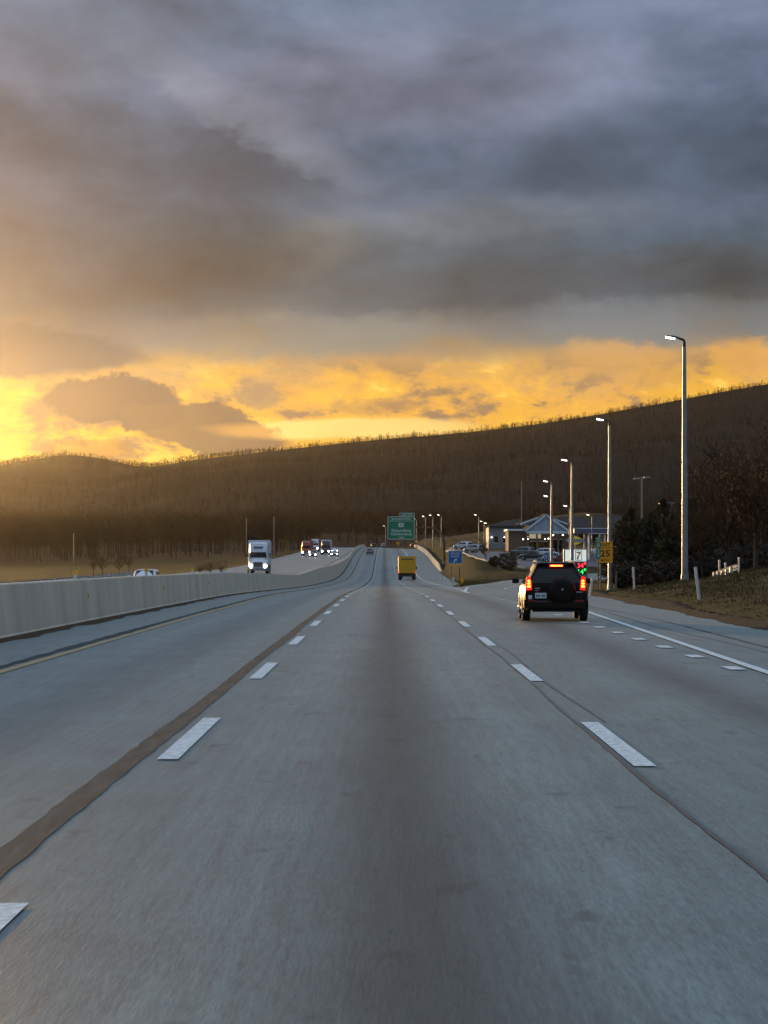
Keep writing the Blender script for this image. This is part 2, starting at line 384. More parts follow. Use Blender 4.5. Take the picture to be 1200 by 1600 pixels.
def road_mat(name, base, lane_edges=(), oil=(), rough=0.5):
    """worn concrete: streaks along the travel direction, oil band in lane middles, aggregate speckle, pop-outs, patches"""
    m = bpy.data.materials.new(name); m.use_nodes = True; nt = m.node_tree
    b = nt.nodes['Principled BSDF']; b.inputs['Specular IOR Level'].default_value = 0.42
    tc = nt.nodes.new('ShaderNodeTexCoord'); v = tc.outputs['Object']
    sep = nt.nodes.new('ShaderNodeSeparateXYZ'); nt.links.new(v, sep.inputs[0]); X = E(nt, sep.outputs[0])
    st = noise(nt, v, 1.0, 6, 0.7, (14, 0.55, 1)); st2 = noise(nt, v, 1.0, 4, 0.6, (3.0, 0.05, 1))
    big = noise(nt, v, 0.09, 4, 0.55, (1.6, 0.5, 1)); sp = noise(nt, v, 48.0, 3, 0.75, (1, 0.10, 1)); blot = noise(nt, v, 0.9, 5, 0.62, (1, 0.55, 1))
    val = (st - 0.5) * 1.5 + (st2 - 0.5) * 0.7 + (big - 0.5) * 0.8 + (sp - 0.5) * 1.8 + (blot - 0.5) * 0.8 + 1.0
    wob = (noise(nt, v, 0.05, 3, 0.5, (0.3, 1, 1)) - 0.5) * 0.5
    spec = (big - 0.5) * 0.15 + 0.66
    for xc, w, a in oil:
        d = (X - xc + wob)._m('ABSOLUTE')
        val = val * (d.ss(w, 0.0) * (-a) + 1.0); spec = spec * (d.ss(w, 0.0) * (-a * .8) + 1.0)
    # small dark pop-outs and stains
    spot = noise(nt, v, 2.6, 3, 0.5, (1, 0.5, 1), loc=(4, 9, 0)).ss(0.63, 0.71)
    val = val * (spot * -0.45 + 1.0)
    val = val.mx(0.2)
    vm = nt.nodes.new('ShaderNodeVectorMath'); vm.operation = 'SCALE'; nt.links.new(val.s, vm.inputs['Scale'])
    tint = mixc(nt, big.ss(0.4, 0.62), tuple(base) + (1,), (base[0] * 1.06, base[1] * 1.0, base[2] * 0.95, 1))
    nt.links.new(tint, vm.inputs[0]); nt.links.new(vm.outputs[0], b.inputs['Base Color'])
    rg = (big - 0.5) * 0.25 + (sp - 0.5) * 0.25 + rough
    nt.links.new(rg.s, b.inputs['Roughness']); nt.links.new(spec.s, b.inputs['Specular IOR Level'])
    bn = nt.nodes.new('ShaderNodeBump'); bn.inputs['Strength'].default_value = 0.28; bn.inputs['Distance'].default_value = 0.006
    nt.links.new((sp + st * 0.6).s, bn.inputs['Height']); nt.links.new(bn.outputs[0], b.inputs['Normal'])
    return m
M['road'] = road_mat('main_road_concrete', (0.100, 0.142, 0.134), oil=((0.12, 0.80, 0.66), (3.9, 0.85, 0.46), (-3.5, 0.9, 0.18), (-0.95, 0.5, -0.14), (1.15, 0.5, -0.14), (-4.5, 0.5, -0.14), (-2.6, 0.5, -0.1)))
M['road_opp'] = road_mat('opposing_road_concrete', (0.135, 0.172, 0.165), rough=0.36)
M['ramp'] = road_mat('ramp_asphalt', (0.100, 0.142, 0.134), rough=0.5)
M['lot'] = road_mat('lot_asphalt', (0.075, 0.072, 0.075), rough=0.6)

# ------------------------------------------------------------------ terrain and road heights
def spl(pts):
    xs = np.array([p[0] for p in pts], float); ys = np.array([p[1] for p in pts], float)
    m = np.gradient(ys, xs)
    def f(t):
        t = np.clip(np.asarray(t, float), xs[0], xs[-1]); i = np.clip(np.searchsorted(xs, t) - 1, 0, len(xs) - 2)
        h = xs[i+1] - xs[i]; s = (t - xs[i]) / h
        return ((2*s**3-3*s**2+1)*ys[i] + (s**3-2*s**2+s)*h*m[i] + (-2*s**3+3*s**2)*ys[i+1] + (s**3-s**2)*h*m[i+1])
    return f
zr = spl([(-40, 0), (0, 0), (80, -.01), (110, -.08), (140, -.28), (180, -.58), (225, -.86), (290, -1.1), (340, -1.15), (400, -.65), (470, .85), (560, 3.1), (660, 4.8), (780, 6.15), (860, 6.8), (950, 7.0), (1100, 6.3), (1300, 4.0), (1700, 0)])
zo = spl([(-40, -.1), (0, -.1), (60, -.25), (110, -.45), (150, -.52), (200, -.38), (270, .05), (340, .30), (420, .95), (500, 1.95), (575, 2.9), (700, 4.6), (850, 6.6), (950, 7.2), (1100, 6.8), (1300, 5), (1700, 2)])
gR = spl([(-40, .1), (60, .1), (100, .05), (130, -.35), (150, -.6), (200, -.7), (260, -.8), (313, -.85), (345, -.05), (380, 1.55), (410, 2.7), (440, 3.5), (500, 4.8), (700, 8.2), (900, 9), (1100, 7), (1300, 4.2), (1700, 0)])
edgeR = spl([(-40, 8.2), (20, 8.4), (51, 8.75), (71, 9.2), (93, 9.7), (120, 10.6), (147, 12.0), (203, 15.2), (250, 17.6), (1700, 17.6)])   # right pavement edge up to the ramp
mainE = spl([(-40, 8.2), (20, 8.4), (51, 8.75), (71, 9.2), (93, 9.7), (120, 9.9), (150, 8.5), (190, 6.5), (205, 6.4), (260, 8.4), (330, 9.7), (400, 10.1), (1700, 10.1)])   # right edge of the through pavement
def sstep(a, b, t):
    t = np.clip((t - a) / (b - a), 0, 1); return t * t * (3 - 2 * t)
def hs(x, y):
    """smooth ground height"""
    x = np.asarray(x, float); y = np.asarray(y, float)
    main, opp = zr(y), zo(y)
    e = np.where(y < 205, edgeR(y), 15.2 - (y - 205) * 0.045)
    e = np.maximum(e, 10.3)
    t = sstep(0, 4.5, x - e)
    right = gR(y)
    bank = np.clip((x - edgeR(y)) * 0.17, 0, 1.35) * sstep(150, 95, y) + np.clip((x - 14) * 0.06, 0, 1.6) * sstep(100, 130, y) * sstep(240, 160, y)
    h = main * (1 - t) + right * t + bank * np.where(y < 240, 1, 0)
    h = h + np.clip(x - 40, 0, 400) * 0.03 * sstep(200, 400, y)
    h = h + 9.0 * np.exp(-((x - 70) / 34.0) ** 2 - ((y - 820) / 120.0) ** 2)
    tl = sstep(-7.85, -8.15, x)
    left = opp - 0.35 * sstep(-25, -29, x) - np.clip(-x - 26, 0, 90) * 0.028
    h = h * (1 - tl) + left * tl
    # undulation away from the road
    off = np.maximum(sstep(0.3, 6, x - e), sstep(-28, -40, x))
    h = h + off * (0.10 * np.sin(x * 0.55 + y * 0.13) * np.sin(y * 0.21 - x * 0.17) + 0.05 * np.sin(x * 1.7 + y * 0.6))
    # foothills
    far = sstep(900, 1700, y) * 20 + sstep(60, 900, np.abs(x)) * 14 * sstep(500, 1100, y)
    return h + far
def hz(x, y): return float(hs(np.array([x]), np.array([y]))[0])

def inside(px, py, poly):
    r = np.zeros(px.shape, bool); n = len(poly)
    for i in range(n):
        x1, y1 = poly[i]; x2, y2 = poly[(i + 1) % n]
        c = ((y1 > py) != (y2 > py)) & (px < (x2 - x1) * (py - y1) / (y2 - y1 + 1e-9) + x1)
        r ^= c
    return r
RAMP_L = [(5.25, 92), (5.2, 110), (5.3, 140), (5.6, 170), (6.3, 203), (9.5, 240), (13.5, 278), (19.3, 313), (30, 338), (48, 356), (75, 368)]
RAMP_R = [(9.67, 92), (10.2, 110), (11.6, 140), (13.2, 170), (15.2, 203), (17.3, 240), (19.6, 265), (24.0, 292), (34, 316), (50, 334), (78, 346)]
LOT_A = [(13.3, 490), (14.2, 440), (15.4, 400), (17.5, 375), (22, 356), (34, 362), (60, 380), (95, 390)]
LOT_B = [(16.0, 500), (17.6, 456), (20.0, 436), (24, 430), (30, 430), (44, 432), (66, 436), (100, 440)]
ys = np.concatenate([np.arange(-30, 520, 2.5), np.arange(520, 1000, 10), np.arange(1000, 2301, 50)])
xs = np.concatenate([np.arange(-1800, -200, 100), np.arange(-200, -40, 10), np.arange(-40, -24, 2.), np.array([-24.5, -20, -16, -12, -8.6, -8.15, -7.85, -7.4, -4, 0, 4]), np.arange(5, 60, 0.8), np.arange(60, 200, 10), np.arange(200, 1801, 100)])
GX, GY = np.meshgrid(xs, ys)
GZ = hs(GX, GY)
drop = np.where((GX > -25.2) & (GX < mainE(GY) - 0.05), 0.12, 0.0)
drop = np.where((GX >= 5) & (GY < 205) & (GX < edgeR(GY) - 0.1), 0.16, drop)
drop = np.where(inside(GX, GY, RAMP_L + RAMP_R[::-1]), 0.16, drop)
drop = np.where(inside(GX, GY, LOT_A + LOT_B[::-1]), 0.16, drop)
ground = link('ground', grid_mesh('ground', GX, GY, GZ - drop), mat=M['ground']); tag(ground, kind='structure')

def strip(name, A, B, m, nu=6, dz=0.0, step=2.5, parent=None, zf=hs, kind=None):
    """sheet between two edge lines, laid on the ground"""
    def res(P):
        P = np.array(P, float); d = np.r_[0, np.cumsum(np.hypot(*np.diff(P, axis=0).T))]; return P, d / d[-1], d[-1]
    PA, ta, la = res(A); PB, tb, lb = res(B)
    n = max(2, int(max(la, lb) / step)); t = np.linspace(0, 1, n)
    if A is B: raise ValueError
    a = np.stack([np.interp(t, ta, PA[:, k]) for k in (0, 1)], 1); b = np.stack([np.interp(t, tb, PB[:, k]) for k in (0, 1)], 1)
    w = np.linspace(0, 1, nu + 1)
    X = a[:, None, 0] * (1 - w) + b[:, None, 0] * w; Y = a[:, None, 1] * (1 - w) + b[:, None, 1] * w
    o = link(name, grid_mesh(name, X, Y, zf(X, Y) + dz), parent, m)
    if kind: o['kind'] = kind
    return o
def zmain(x, y): return zr(y) + 0 * x
def zopp(x, y): return zo(y) + 0 * x
RY = np.concatenate([np.arange(-30, 520, 2.5), np.arange(520, 1001, 10), np.arange(1050, 1301, 50)])
def road_sheet(name, x0, x1, zf, m):
    W, Y = np.meshgrid(np.linspace(0, 1, 9), RY); X = x0 + W * ((x1(Y) if callable(x1) else x1) - x0); o = link(name, grid_mesh(name, X, Y, zf(X, Y)), mat=m); tag(o, kind='structure'); return o
main_road = road_sheet('main_road', -7.3, mainE, zmain, M['road'])
opp_road = road_sheet('opposing_road', -25.0, -8.3, zopp, M['road_opp'])
# exit ramp and service-plaza lot
ramp_o = strip('exit_ramp', RAMP_L, RAMP_R, M['ramp'], 12, 0.0, 2.0, zf=lambda x, y: np.where(x < 10.0, zr(y) + 0.006, np.where(y < 205, zr(y) + 0.006, hs(x, y) + 0.02))); tag(ramp_o, kind='structure')
lot = strip('plaza_lot', LOT_A, LOT_B, M['lot'], 10, 0.02, 2.5); tag(lot, kind='structure')

# ------------------------------------------------------------------ road markings (parts of their road)
def ribbon(name, pts, w, m, parent, zf, dz=0.010, step=4.0, jit=0.0):
    P = np.array(pts, float); d = np.r_[0, np.cumsum(np.hypot(*np.diff(P, axis=0).T))]
    n = max(2, int(d[-1] / step) + 1); t = np.linspace(0, d[-1], n)
    x = np.interp(t, d, P[:, 0]); y = np.interp(t, d, P[:, 1])
    tx, ty = np.gradient(x), np.gradient(y); l = np.hypot(tx, ty); ww = w * (1 + jit * rng.uniform(-1, 1, n) + jit * .6 * np.sin(t * .21)); nx, ny = -ty / l * ww / 2, tx / l * ww / 2
    X = np.stack([x + nx, x - nx], 1); Y = np.stack([y + ny, y - ny], 1)
    return link(name, grid_mesh(name, X, Y, zf(X, Y) + dz), parent, m)
for x, y0 in ((-1.70, 10.4), (1.98, 22.0 - 12.2)):
    for k in range(60):
        e = y0 + 12.2 * k
        if e > 700: break
        ribbon('lane_dash', [(x, e - 4.7), (x, e)], 0.17, M['white_paint'], main_road, zmain, 0.010, 1.2)
for k in range(-6, 22):
    y = 33.0 + 4.08 * k
    if abs(y - 61) < 0: continue
    xx = 5.05 - 0.25 * max(0, (y - 60)) / 60
    ribbon('dotted_line_mark', [(xx, y - 0.5), (xx, y + 0.5)], 0.24, M['white_paint'], main_road, zmain, 0.014, 0.6)
ribbon('yellow_edge_line', [(-5.36, -20), (-5.36, 1000)], 0.15, M['yellow_paint'], main_road, zmain, 0.010, 2.5)
ribbon('edge_joint', [(-5.62, -20), (-5.62, 900)], 0.20, M['tar_band'], main_road, zmain, 0.006, 0.8, .3)
ribbon('lane_joint', [(-1.98 + 0.015 * math.sin(y * .3) , y) for y in range(-20, 900, 3)], 0.18, M['tar_band'], main_road, zmain, 0.006, 0.4, .12)
ribbon('lane_joint', [(1.87 + 0.02 * math.sin(y * .23) + 0.012 * math.sin(y * .71), y) for y in range(-20, 900, 2)], 0.03, M['tar'], main_road, zmain, 0.006, 0.5, .6)
ribbon('lane_joint', [(2.10 + 0.04 * math.sin(y * .37), y) for y in range(22, 44, 2)], 0.018, M['tar'], main_road, zmain, 0.006, 0.5, .7)
ribbon('middle_joint', [(0.08 + 0.04 * math.sin(y * .1), y) for y in range(60, 900, 4)], 0.05, M['tar'], main_road, zmain, 0.005, 2.5, .3)
ribbon('right_edge_line', [(4.8, -20), (5.0, 12), (5.33, 31.6), (5.75, 50), (6.2, 68.7), (7.1, 95), (8.5, 125), (9.6, 145)], 0.16, M['white_paint'], main_road, zmain, 0.016, 2.5)
ribbon('shoulder_crack', [(6.7 + .12 * math.sin(y * .13) + .02 * y * .35, y) for y in range(10, 110, 2)], 0.045, M['tar'], main_road, zmain, 0.014, 0.8, .6)
ribbon('shoulder_crack', [(6.0 + .10 * math.sin(y * .2) + .02 * y * .5, y) for y in range(34, 100, 2)], 0.03, M['tar'], main_road, zmain, 0.014, 2.0)
ribbon('gore_line', [(4.55, 122), (4.7, 132), (5.1, 150), (5.5, 175), (5.6, 210), (5.62, 300), (5.62, 900)], 0.18, M['white_paint'], main_road, zmain, 0.018, 2.5)
zramp = lambda x, y: np.where(x < 10.0, zr(y) + 0.006, np.where(y < 205, zr(y) + 0.006, hs(x, y) + 0.02))
ribbon('ramp_edge_line', [(4.7, 132), (5.3, 148), (6.2, 172), (7.4, 200), (10.2, 236), (14.3, 274), (20, 305), (31, 330)], 0.18, M['white_paint'], ramp_o, zramp, 0.012, 2.0)
ribbon('ramp_gore_line', [(9.6, 145), (9.2, 158), (8.9, 168)], 0.16, M['white_paint'], ramp_o, zramp, 0.012, 2.0)
ribbon('ramp_gore_line', [(8.9, 168), (9.6, 180), (11.2, 200), (14, 232), (17, 256)], 0.16, M['white_paint'], ramp_o, zramp, 0.012, 2.0)
for x in (-14.2, -17.9):
    for k in range(60):
        e = 90 + 12.2 * k
        if e > 760: break
        ribbon('lane_dash', [(x, e - 4.6), (x, e)], 0.16, M['white_paint'], opp_road, zopp, 0.010, 2.4)
ribbon('yellow_edge_line', [(-10.5, 40), (-10.5, 900)], 0.15, M['yellow_paint'], opp_road, zopp, 0.010, 2.5)
ribbon('edge_joint', [(-10.2, 40), (-10.2, 900)], 0.2, M['tar_band'], opp_road, zopp, 0.006, 2.5)
ribbon('white_edge_line', [(-21.6, 40), (-21.6, 900)], 0.15, M['white_paint'], opp_road, zopp, 0.010, 2.5)

# ------------------------------------------------------------------ median barrier: cast panels with open joints
BAR = [(-0.25, 0), (0.25, 0), (0.25, 0.07), (0.215, 0.12), (0.12, 1.10), (0.10, 1.13), (-0.10, 1.13), (-0.12, 1.10), (-0.215, 0.12), (-0.25, 0.07)]
def barrier(name, x, y0, y1, label, prof, zf, hscale=1.0, seg=6.1, taper=None):
    root = empty(name, (x, y0, float(zf(np.array(x), np.array(y0))))); tag(root, label, 'barrier')
    bz = root.location.z; y = y0; k = 0
    while y < y1 - 0.5:
        L = seg if y < 420 else seg * 2
        e = min(y + L, y1); mb = MB(); n = len(prof); rows = []
        yy = np.linspace(y + 0.004, e - 0.004, 4 if L > 7 else 3)
        jx = random.uniform(-.003, .003); jz = random.uniform(-.003, .003)
        for t in yy:
            g = float(zf(np.array(x), np.array(t))) - 0.03
            s = hscale * (1.0 if taper is None else taper(t))
            rows.append([(px + jx, t - y0, g - bz + pz * s + (jz if pz > 0 else 0)) for px, pz in prof])
        vs = [p for r in rows for p in r]; fs = [tuple(range(n)), tuple(range(len(vs) - 1, len(vs) - n - 1, -1))]
        for a in range(len(rows) - 1):
            for j in range(n): fs.append((a*n+j, a*n+(j+1) % n, (a+1)*n+(j+1) % n, (a+1)*n+j))
        mb.add(vs, fs).build('barrier_panel', M['barrier'], root)
        y = e; k += 1
    return root
med = barrier('median_barrier', -7.72, -12, 1000, 'long grey concrete median barrier along the left shoulder, cast in jointed panels', BAR, zmain, taper=lambda t: max(1.0, float(zo(t) - zr(t) + .78) / 1.13))
half = barrier('roadside_barrier', 10.55, 418, 900, 'sunlit concrete roadside barrier with sloped end beyond the exit gore, right of the yellow truck',
               BAR, lambda x, y: zr(y) + 0 * x, 1.0, 6.1, lambda t: float(np.clip(0.12 + (t - 418) / 24.0, 0.12, 1.0)))
def bar_part(name, y, mb, m):
    o = mb.build(name, m, med); o.location = (0, y + 12, float(zr(y)) - med.location.z); return o
for y, side in ((34.5, 0), (57, 1), (74, 1), (92, 1), (111, 1), (131, 1)):
    mb = MB(); mb.box(-.045, .045, -.02, .02, 1.09, 1.22); bar_part('marker_base', y, mb, M['post_white'])
    if side: bar_part('reflector', y, MB().box(-.06, .06, -.028, .028, 1.222, 1.33), M['refl_yellow'])
for y in (58.2, 78.0, 98, 118):
    bar_part('side_reflector', y, MB().box(.14, .195, -.05, .05, .62, .72), M['refl_yellow'])
# dirt and leaf litter collected along the foot of the barrier
def litter():
    n = 700; t = np.linspace(-10, 700, n)
    w = 0.18 + 0.10 * np.sin(t * .9) * np.sin(t * .37) + rng.uniform(-.05, .06, n) + 0.10 * np.exp(-((t - 62) / 22.) ** 2)
    w = np.clip(w, 0.05, .5); x0 = np.full(n, -7.47); X = np.stack([x0, x0 + w * .5, x0 + w], 1); Y = np.stack([t] * 3, 1)
    Z = zr(Y) + np.stack([np.full(n, .05), .03 + rng.uniform(0, .012, n), np.full(n, .004)], 1)
    o = link('dirt_strip', grid_mesh('dirt_strip', X, Y, Z), mat=M['dirt']); tag(o, 'brown dirt and leaf litter along the foot of the median barrier', 'dirt', kind='stuff')
litter()
def edge_dirt():
    n = 500; t = np.linspace(-10, 150, n); e = edgeR(t)
    a = e - .12 - .25 * np.abs(np.sin(t * .31) * np.sin(t * .13)) + rng.uniform(-.08, .08, n); b = e + .55 + .3 * np.sin(t * .17) + rng.uniform(-.15, .15, n)
    X = np.stack([a, e + .02, (e + b) / 2, b], 1); Y = np.stack([t] * 4, 1); Z = np.stack([zr(t) + .006, zr(t) + .03, hs((e + b) / 2, t) + .07, hs(b, t) + .01], 1) + np.stack([0 * t, rng.uniform(0, .02, n), rng.uniform(0, .03, n), 0 * t], 1)
    o = link('edge_dirt', grid_mesh('edge_dirt', X, Y, Z), mat=M['dirt_dark']); tag(o, 'dark soil and cinders along the right pavement edge below the grass bank', 'dirt', kind='stuff')
edge_dirt()

# ------------------------------------------------------------------ lettering
def text_mesh(s, size=1.0, wide=1.0, bold=0.018):
    cu = bpy.data.curves.new('t', 'FONT'); cu.body = s; cu.size = size; cu.align_x = 'CENTER'; cu.align_y = 'CENTER'; cu.resolution_u = 2; cu.offset = size * bold
    o = bpy.data.objects.new('t', cu); COL.objects.link(o)
    me = bpy.data.meshes.new_from_object(o.evaluated_get(bpy.context.evaluated_depsgraph_get()))
    bpy.data.objects.remove(o); bpy.data.curves.remove(cu)
    for v in me.vertices: v.co = (v.co.x * wide, 0, v.co.y)
    return me
def lettering(s, parent, loc, size, m, wide=1.0, name='lettering', bold=0.018):
    me = text_mesh(s, size, wide, bold); me.name = name
    o = link(name, me, parent, m); o.location = loc; return o

# ------------------------------------------------------------------ lofted cars
def outline(w0, w1, w2, z0, zb, zt):
    """right half outline from the keel to the roof centre"""
    return [(w0 * .55, z0), (w0, z0 + .05), (w1 * .985, z0 + .22), (w1, (z0 + zb) * .52 + .08), (w1 * .985, zb - .05), (w1 * .95, zb), (w2 * 1.02, zt - .13), (w2 * .94, zt - .05), (w2 * .72, zt - .008), (w2 * .3, zt + .01)]
def loft(mb, stations):
    rows = []
    for y, o, dy in stations:
        rows.append([(x, y + dy(z), z) for x, z in o] + [(-x, y + dy(z), z) for x, z in reversed(o)])
    n = len(rows[0]); vs = [p for r in rows for p in r]; fs = []
    for a in range(len(rows) - 1):
        for j in range(n): fs.append((a*n+j, a*n+(j+1) % n, (a+1)*n+(j+1) % n, (a+1)*n+j))
    h = n // 2
    for base in (0, (len(rows) - 1) * n):
        for j in range(h - 1): fs.append((base+j, base+j+1, base+n-2-j, base+n-1-j))
    return mb.add(vs, fs)
def panel(parent, name, quad, m, t=0.012, smooth=None):
    """thin solid plate from a polygon, thickened along its normal"""
    q = [Vector(p) for p in quad]; nrm = (q[1] - q[0]).cross(q[2] - q[0]).normalized()
    a = [p + nrm * t for p in q]; b = [p - nrm * t for p in q]; n = len(q)
    fs = [tuple(range(n)), tuple(range(2*n-1, n-1, -1))] + [(k, (k+1) % n, n+(k+1) % n, n+k) for k in range(n)]
    return MB().add(a + b, fs).build(name, m, parent, smooth)
def wheel(parent, x, y, r, w, side):
    t = MB().lathe([(r*.62, -w/2), (r*.93, -w/2), (r, -w*.36), (r, w*.36), (r*.93, w/2), (r*.62, w/2), (r*.62, -w/2)], 22, 'x').build('wheel', M['tyre'], parent, 40)
    t.location = (x, y, r)
    rm = MB(); rm.lathe([(0.0, .0), (r*.2, .012), (r*.58, -.01), (r*.63, .02), (r*.63, -.08)], 18, 'x', (0, 0, 0))
    for k in range(5):
        a = 2 * math.pi * k / 5
        rm.tube((.012, 0, 0), (.02, math.cos(a)*r*.6, math.sin(a)*r*.6), r*.09, r*.07, 5)
    if side < 0: rm.v = [(-p[0], p[1], p[2]) for p in rm.v]
    o = rm.build('rim', M['rim'], t, 40); o.location = (side * w * .44, 0, 0)
    return t

def make_car(name, label, cat, paint, kind='suv', group=None, lights='off', L=4.4, W=1.80, H=1.56, rf=1.0):
    """origin on the ground under the middle; the car points along +y"""
    root = empty(name); tag(root, label, cat, group)
    w = W / 2; y0, y1 = -L / 2, L / 2; zb = 0.98 if kind == 'suv' else 0.86; z0 = 0.27 if kind == 'suv' else 0.2
    flat = lambda z: 0.0
    tail = (lambda z: 0.0 if z < zb else (z - zb) * .34) if kind != 'sedan' else (lambda z: 0.02)
    bump = lambda z: 0.10 if z > .55 else 0.0
    S = []
    O = lambda a, b, c, zz=None: outline(w * a, w * b, w * c * rf, z0, zb if zz is None else min(zb, zz - .10), H if zz is None else zz)
    if kind == 'sedan':
        S = [(y0, O(.86, .90, .70, .90), lambda z: .05 if z > .6 else 0), (y0 + .25, O(.9, .98, .72, .97), flat), (y0 + .85, O(.92, 1, .72, 1.02), flat), (y0 + 1.35, O(.92, 1, .74, H - .06), flat)]
    else:
        S = [(y0, O(.88, .93, .74, H - .05), tail), (y0 + .18, O(.9, .985, .775, H - .02), tail), (y0 + .55, O(.92, 1, .785), flat)]
    S += [(y0 + 1.9, O(.92, 1, .78), flat), (y1 - 1.95, O(.92, 1, .77, H - .03), flat), (y1 - 1.20, O(.92, .99, .80, zb + .12), flat), (y1 - .45, O(.9, .97, .78, zb - .02), flat), (y1 - .08, O(.86, .88, .70, zb - .14), flat), (y1, O(.80, .80, .6, zb - .26), flat)]
    loft(MB(), S).build('body', M[paint], root, 38)
    r = .345 if kind == 'suv' else .32
    for sx in (-1, 1):
        for yy in (y0 + .82, y1 - .86):
            wheel(root, sx * (w - .11), yy, r, .22, sx)
            a = MB().lathe([(r*1.0, 0), (r*1.16, 0), (r*1.18, .015), (r*1.0, .03)], 22, 'x')
            a.v = [(p[0] * sx, p[1], max(p[2], -.12)) for p in a.v]
            o = a.build('wheel_arch', M['trim'], root, 40); o.location = (sx * (w - .012), yy, r)
    # side glass
    zt = H - .16
    yr = y0 + (.5 if kind != 'sedan' else 1.25)
    for sx in (-1, 1):
        xb, xt = sx * w * .955, sx * w * .80 * rf
        for a, b in ((yr, y0 + 1.55), (y0 + 1.62, y1 - 2.35 + .0), (y1 - 2.28, y1 - 1.62)):
            a2 = a + (.12 if a == yr else 0); b2 = b - (.34 if b > y1 - 1.7 else 0)
            panel(root, 'side_window', [(xb, a, zb + .03), (xb, b, zb + .03), (xt, b2, zt), (xt, a2, zt)][::sx], M['glass'], .008)
        mr = MB().box(-.10, .10, -.06, .06, -.07, .08, .03).build('mirror', M['trim'] if paint != 'car_white' else M[paint], root); mr.location = (sx * (w + .12), y1 - 1.62, zb + .10)
        MB().box(-.02, .02, -.4, .4, -.02, .02).build('door_sill', M['trim'], root).location = (sx * (w * .985), .1, .36)
    # windscreen and rear window
    panel(root, 'windscreen', [(-w*.70, y1 - 1.22, zb + .10), (w*.70, y1 - 1.22, zb + .10), (w*.62*rf, y1 - 1.88, H - .07), (-w*.62*rf, y1 - 1.88, H - .07)], M['glass'], .012)
    if kind != 'sedan':
        yy = lambda z: y0 + (z - zb) * .34 + .0
        panel(root, 'rear_window', [(-w*.78, yy(zb+.06)-.012, zb+.06), (-w*.64*rf, yy(H-.2)-.012, H-.19), (w*.64*rf, yy(H-.2)-.012, H-.19), (w*.78, yy(zb+.06)-.012, zb+.06)], M['glass'], .01)
    else:
        panel(root, 'rear_window', [(-w*.7, y0 + .86, 1.03), (-w*.58, y0 + 1.30, H-.09), (w*.58, y0 + 1.30, H-.09), (w*.7, y0 + .86, 1.03)], M['glass'], .012)
    on_t = lights in ('brake', 'tail'); on_h = lights == 'head'
    for sx in (-1, 1):
        hl = MB().box(-.15, .15, -.05, .05, -.07, .07, .025).build('headlight', M['head_on'] if on_h else M['plate'], root); hl.location = (sx * w * .70, y1 - .08, zb - .25)
        if kind == 'sedan' or lights != 'brake':
            tl = MB().box(-.13, .13, -.04, .04, -.09, .09, .02).build('taillight', M['tail_on'] if on_t else M['tail_off'], root); tl.location = (sx * w * .76, y0 + .01, zb - .12)
    MB().box(-w*.45, w*.45, -.03, .03, -.09, .09, .02).build('grille', M['trim'], root).location = (0, y1 - .01, zb - .33)
    if lights != 'brake': MB().box(-w*.88, w*.88, -.06, .06, -.12, .12, .04).build('bumper', M['trim'], root).location = (0, y0 - .02, .46)
    return root

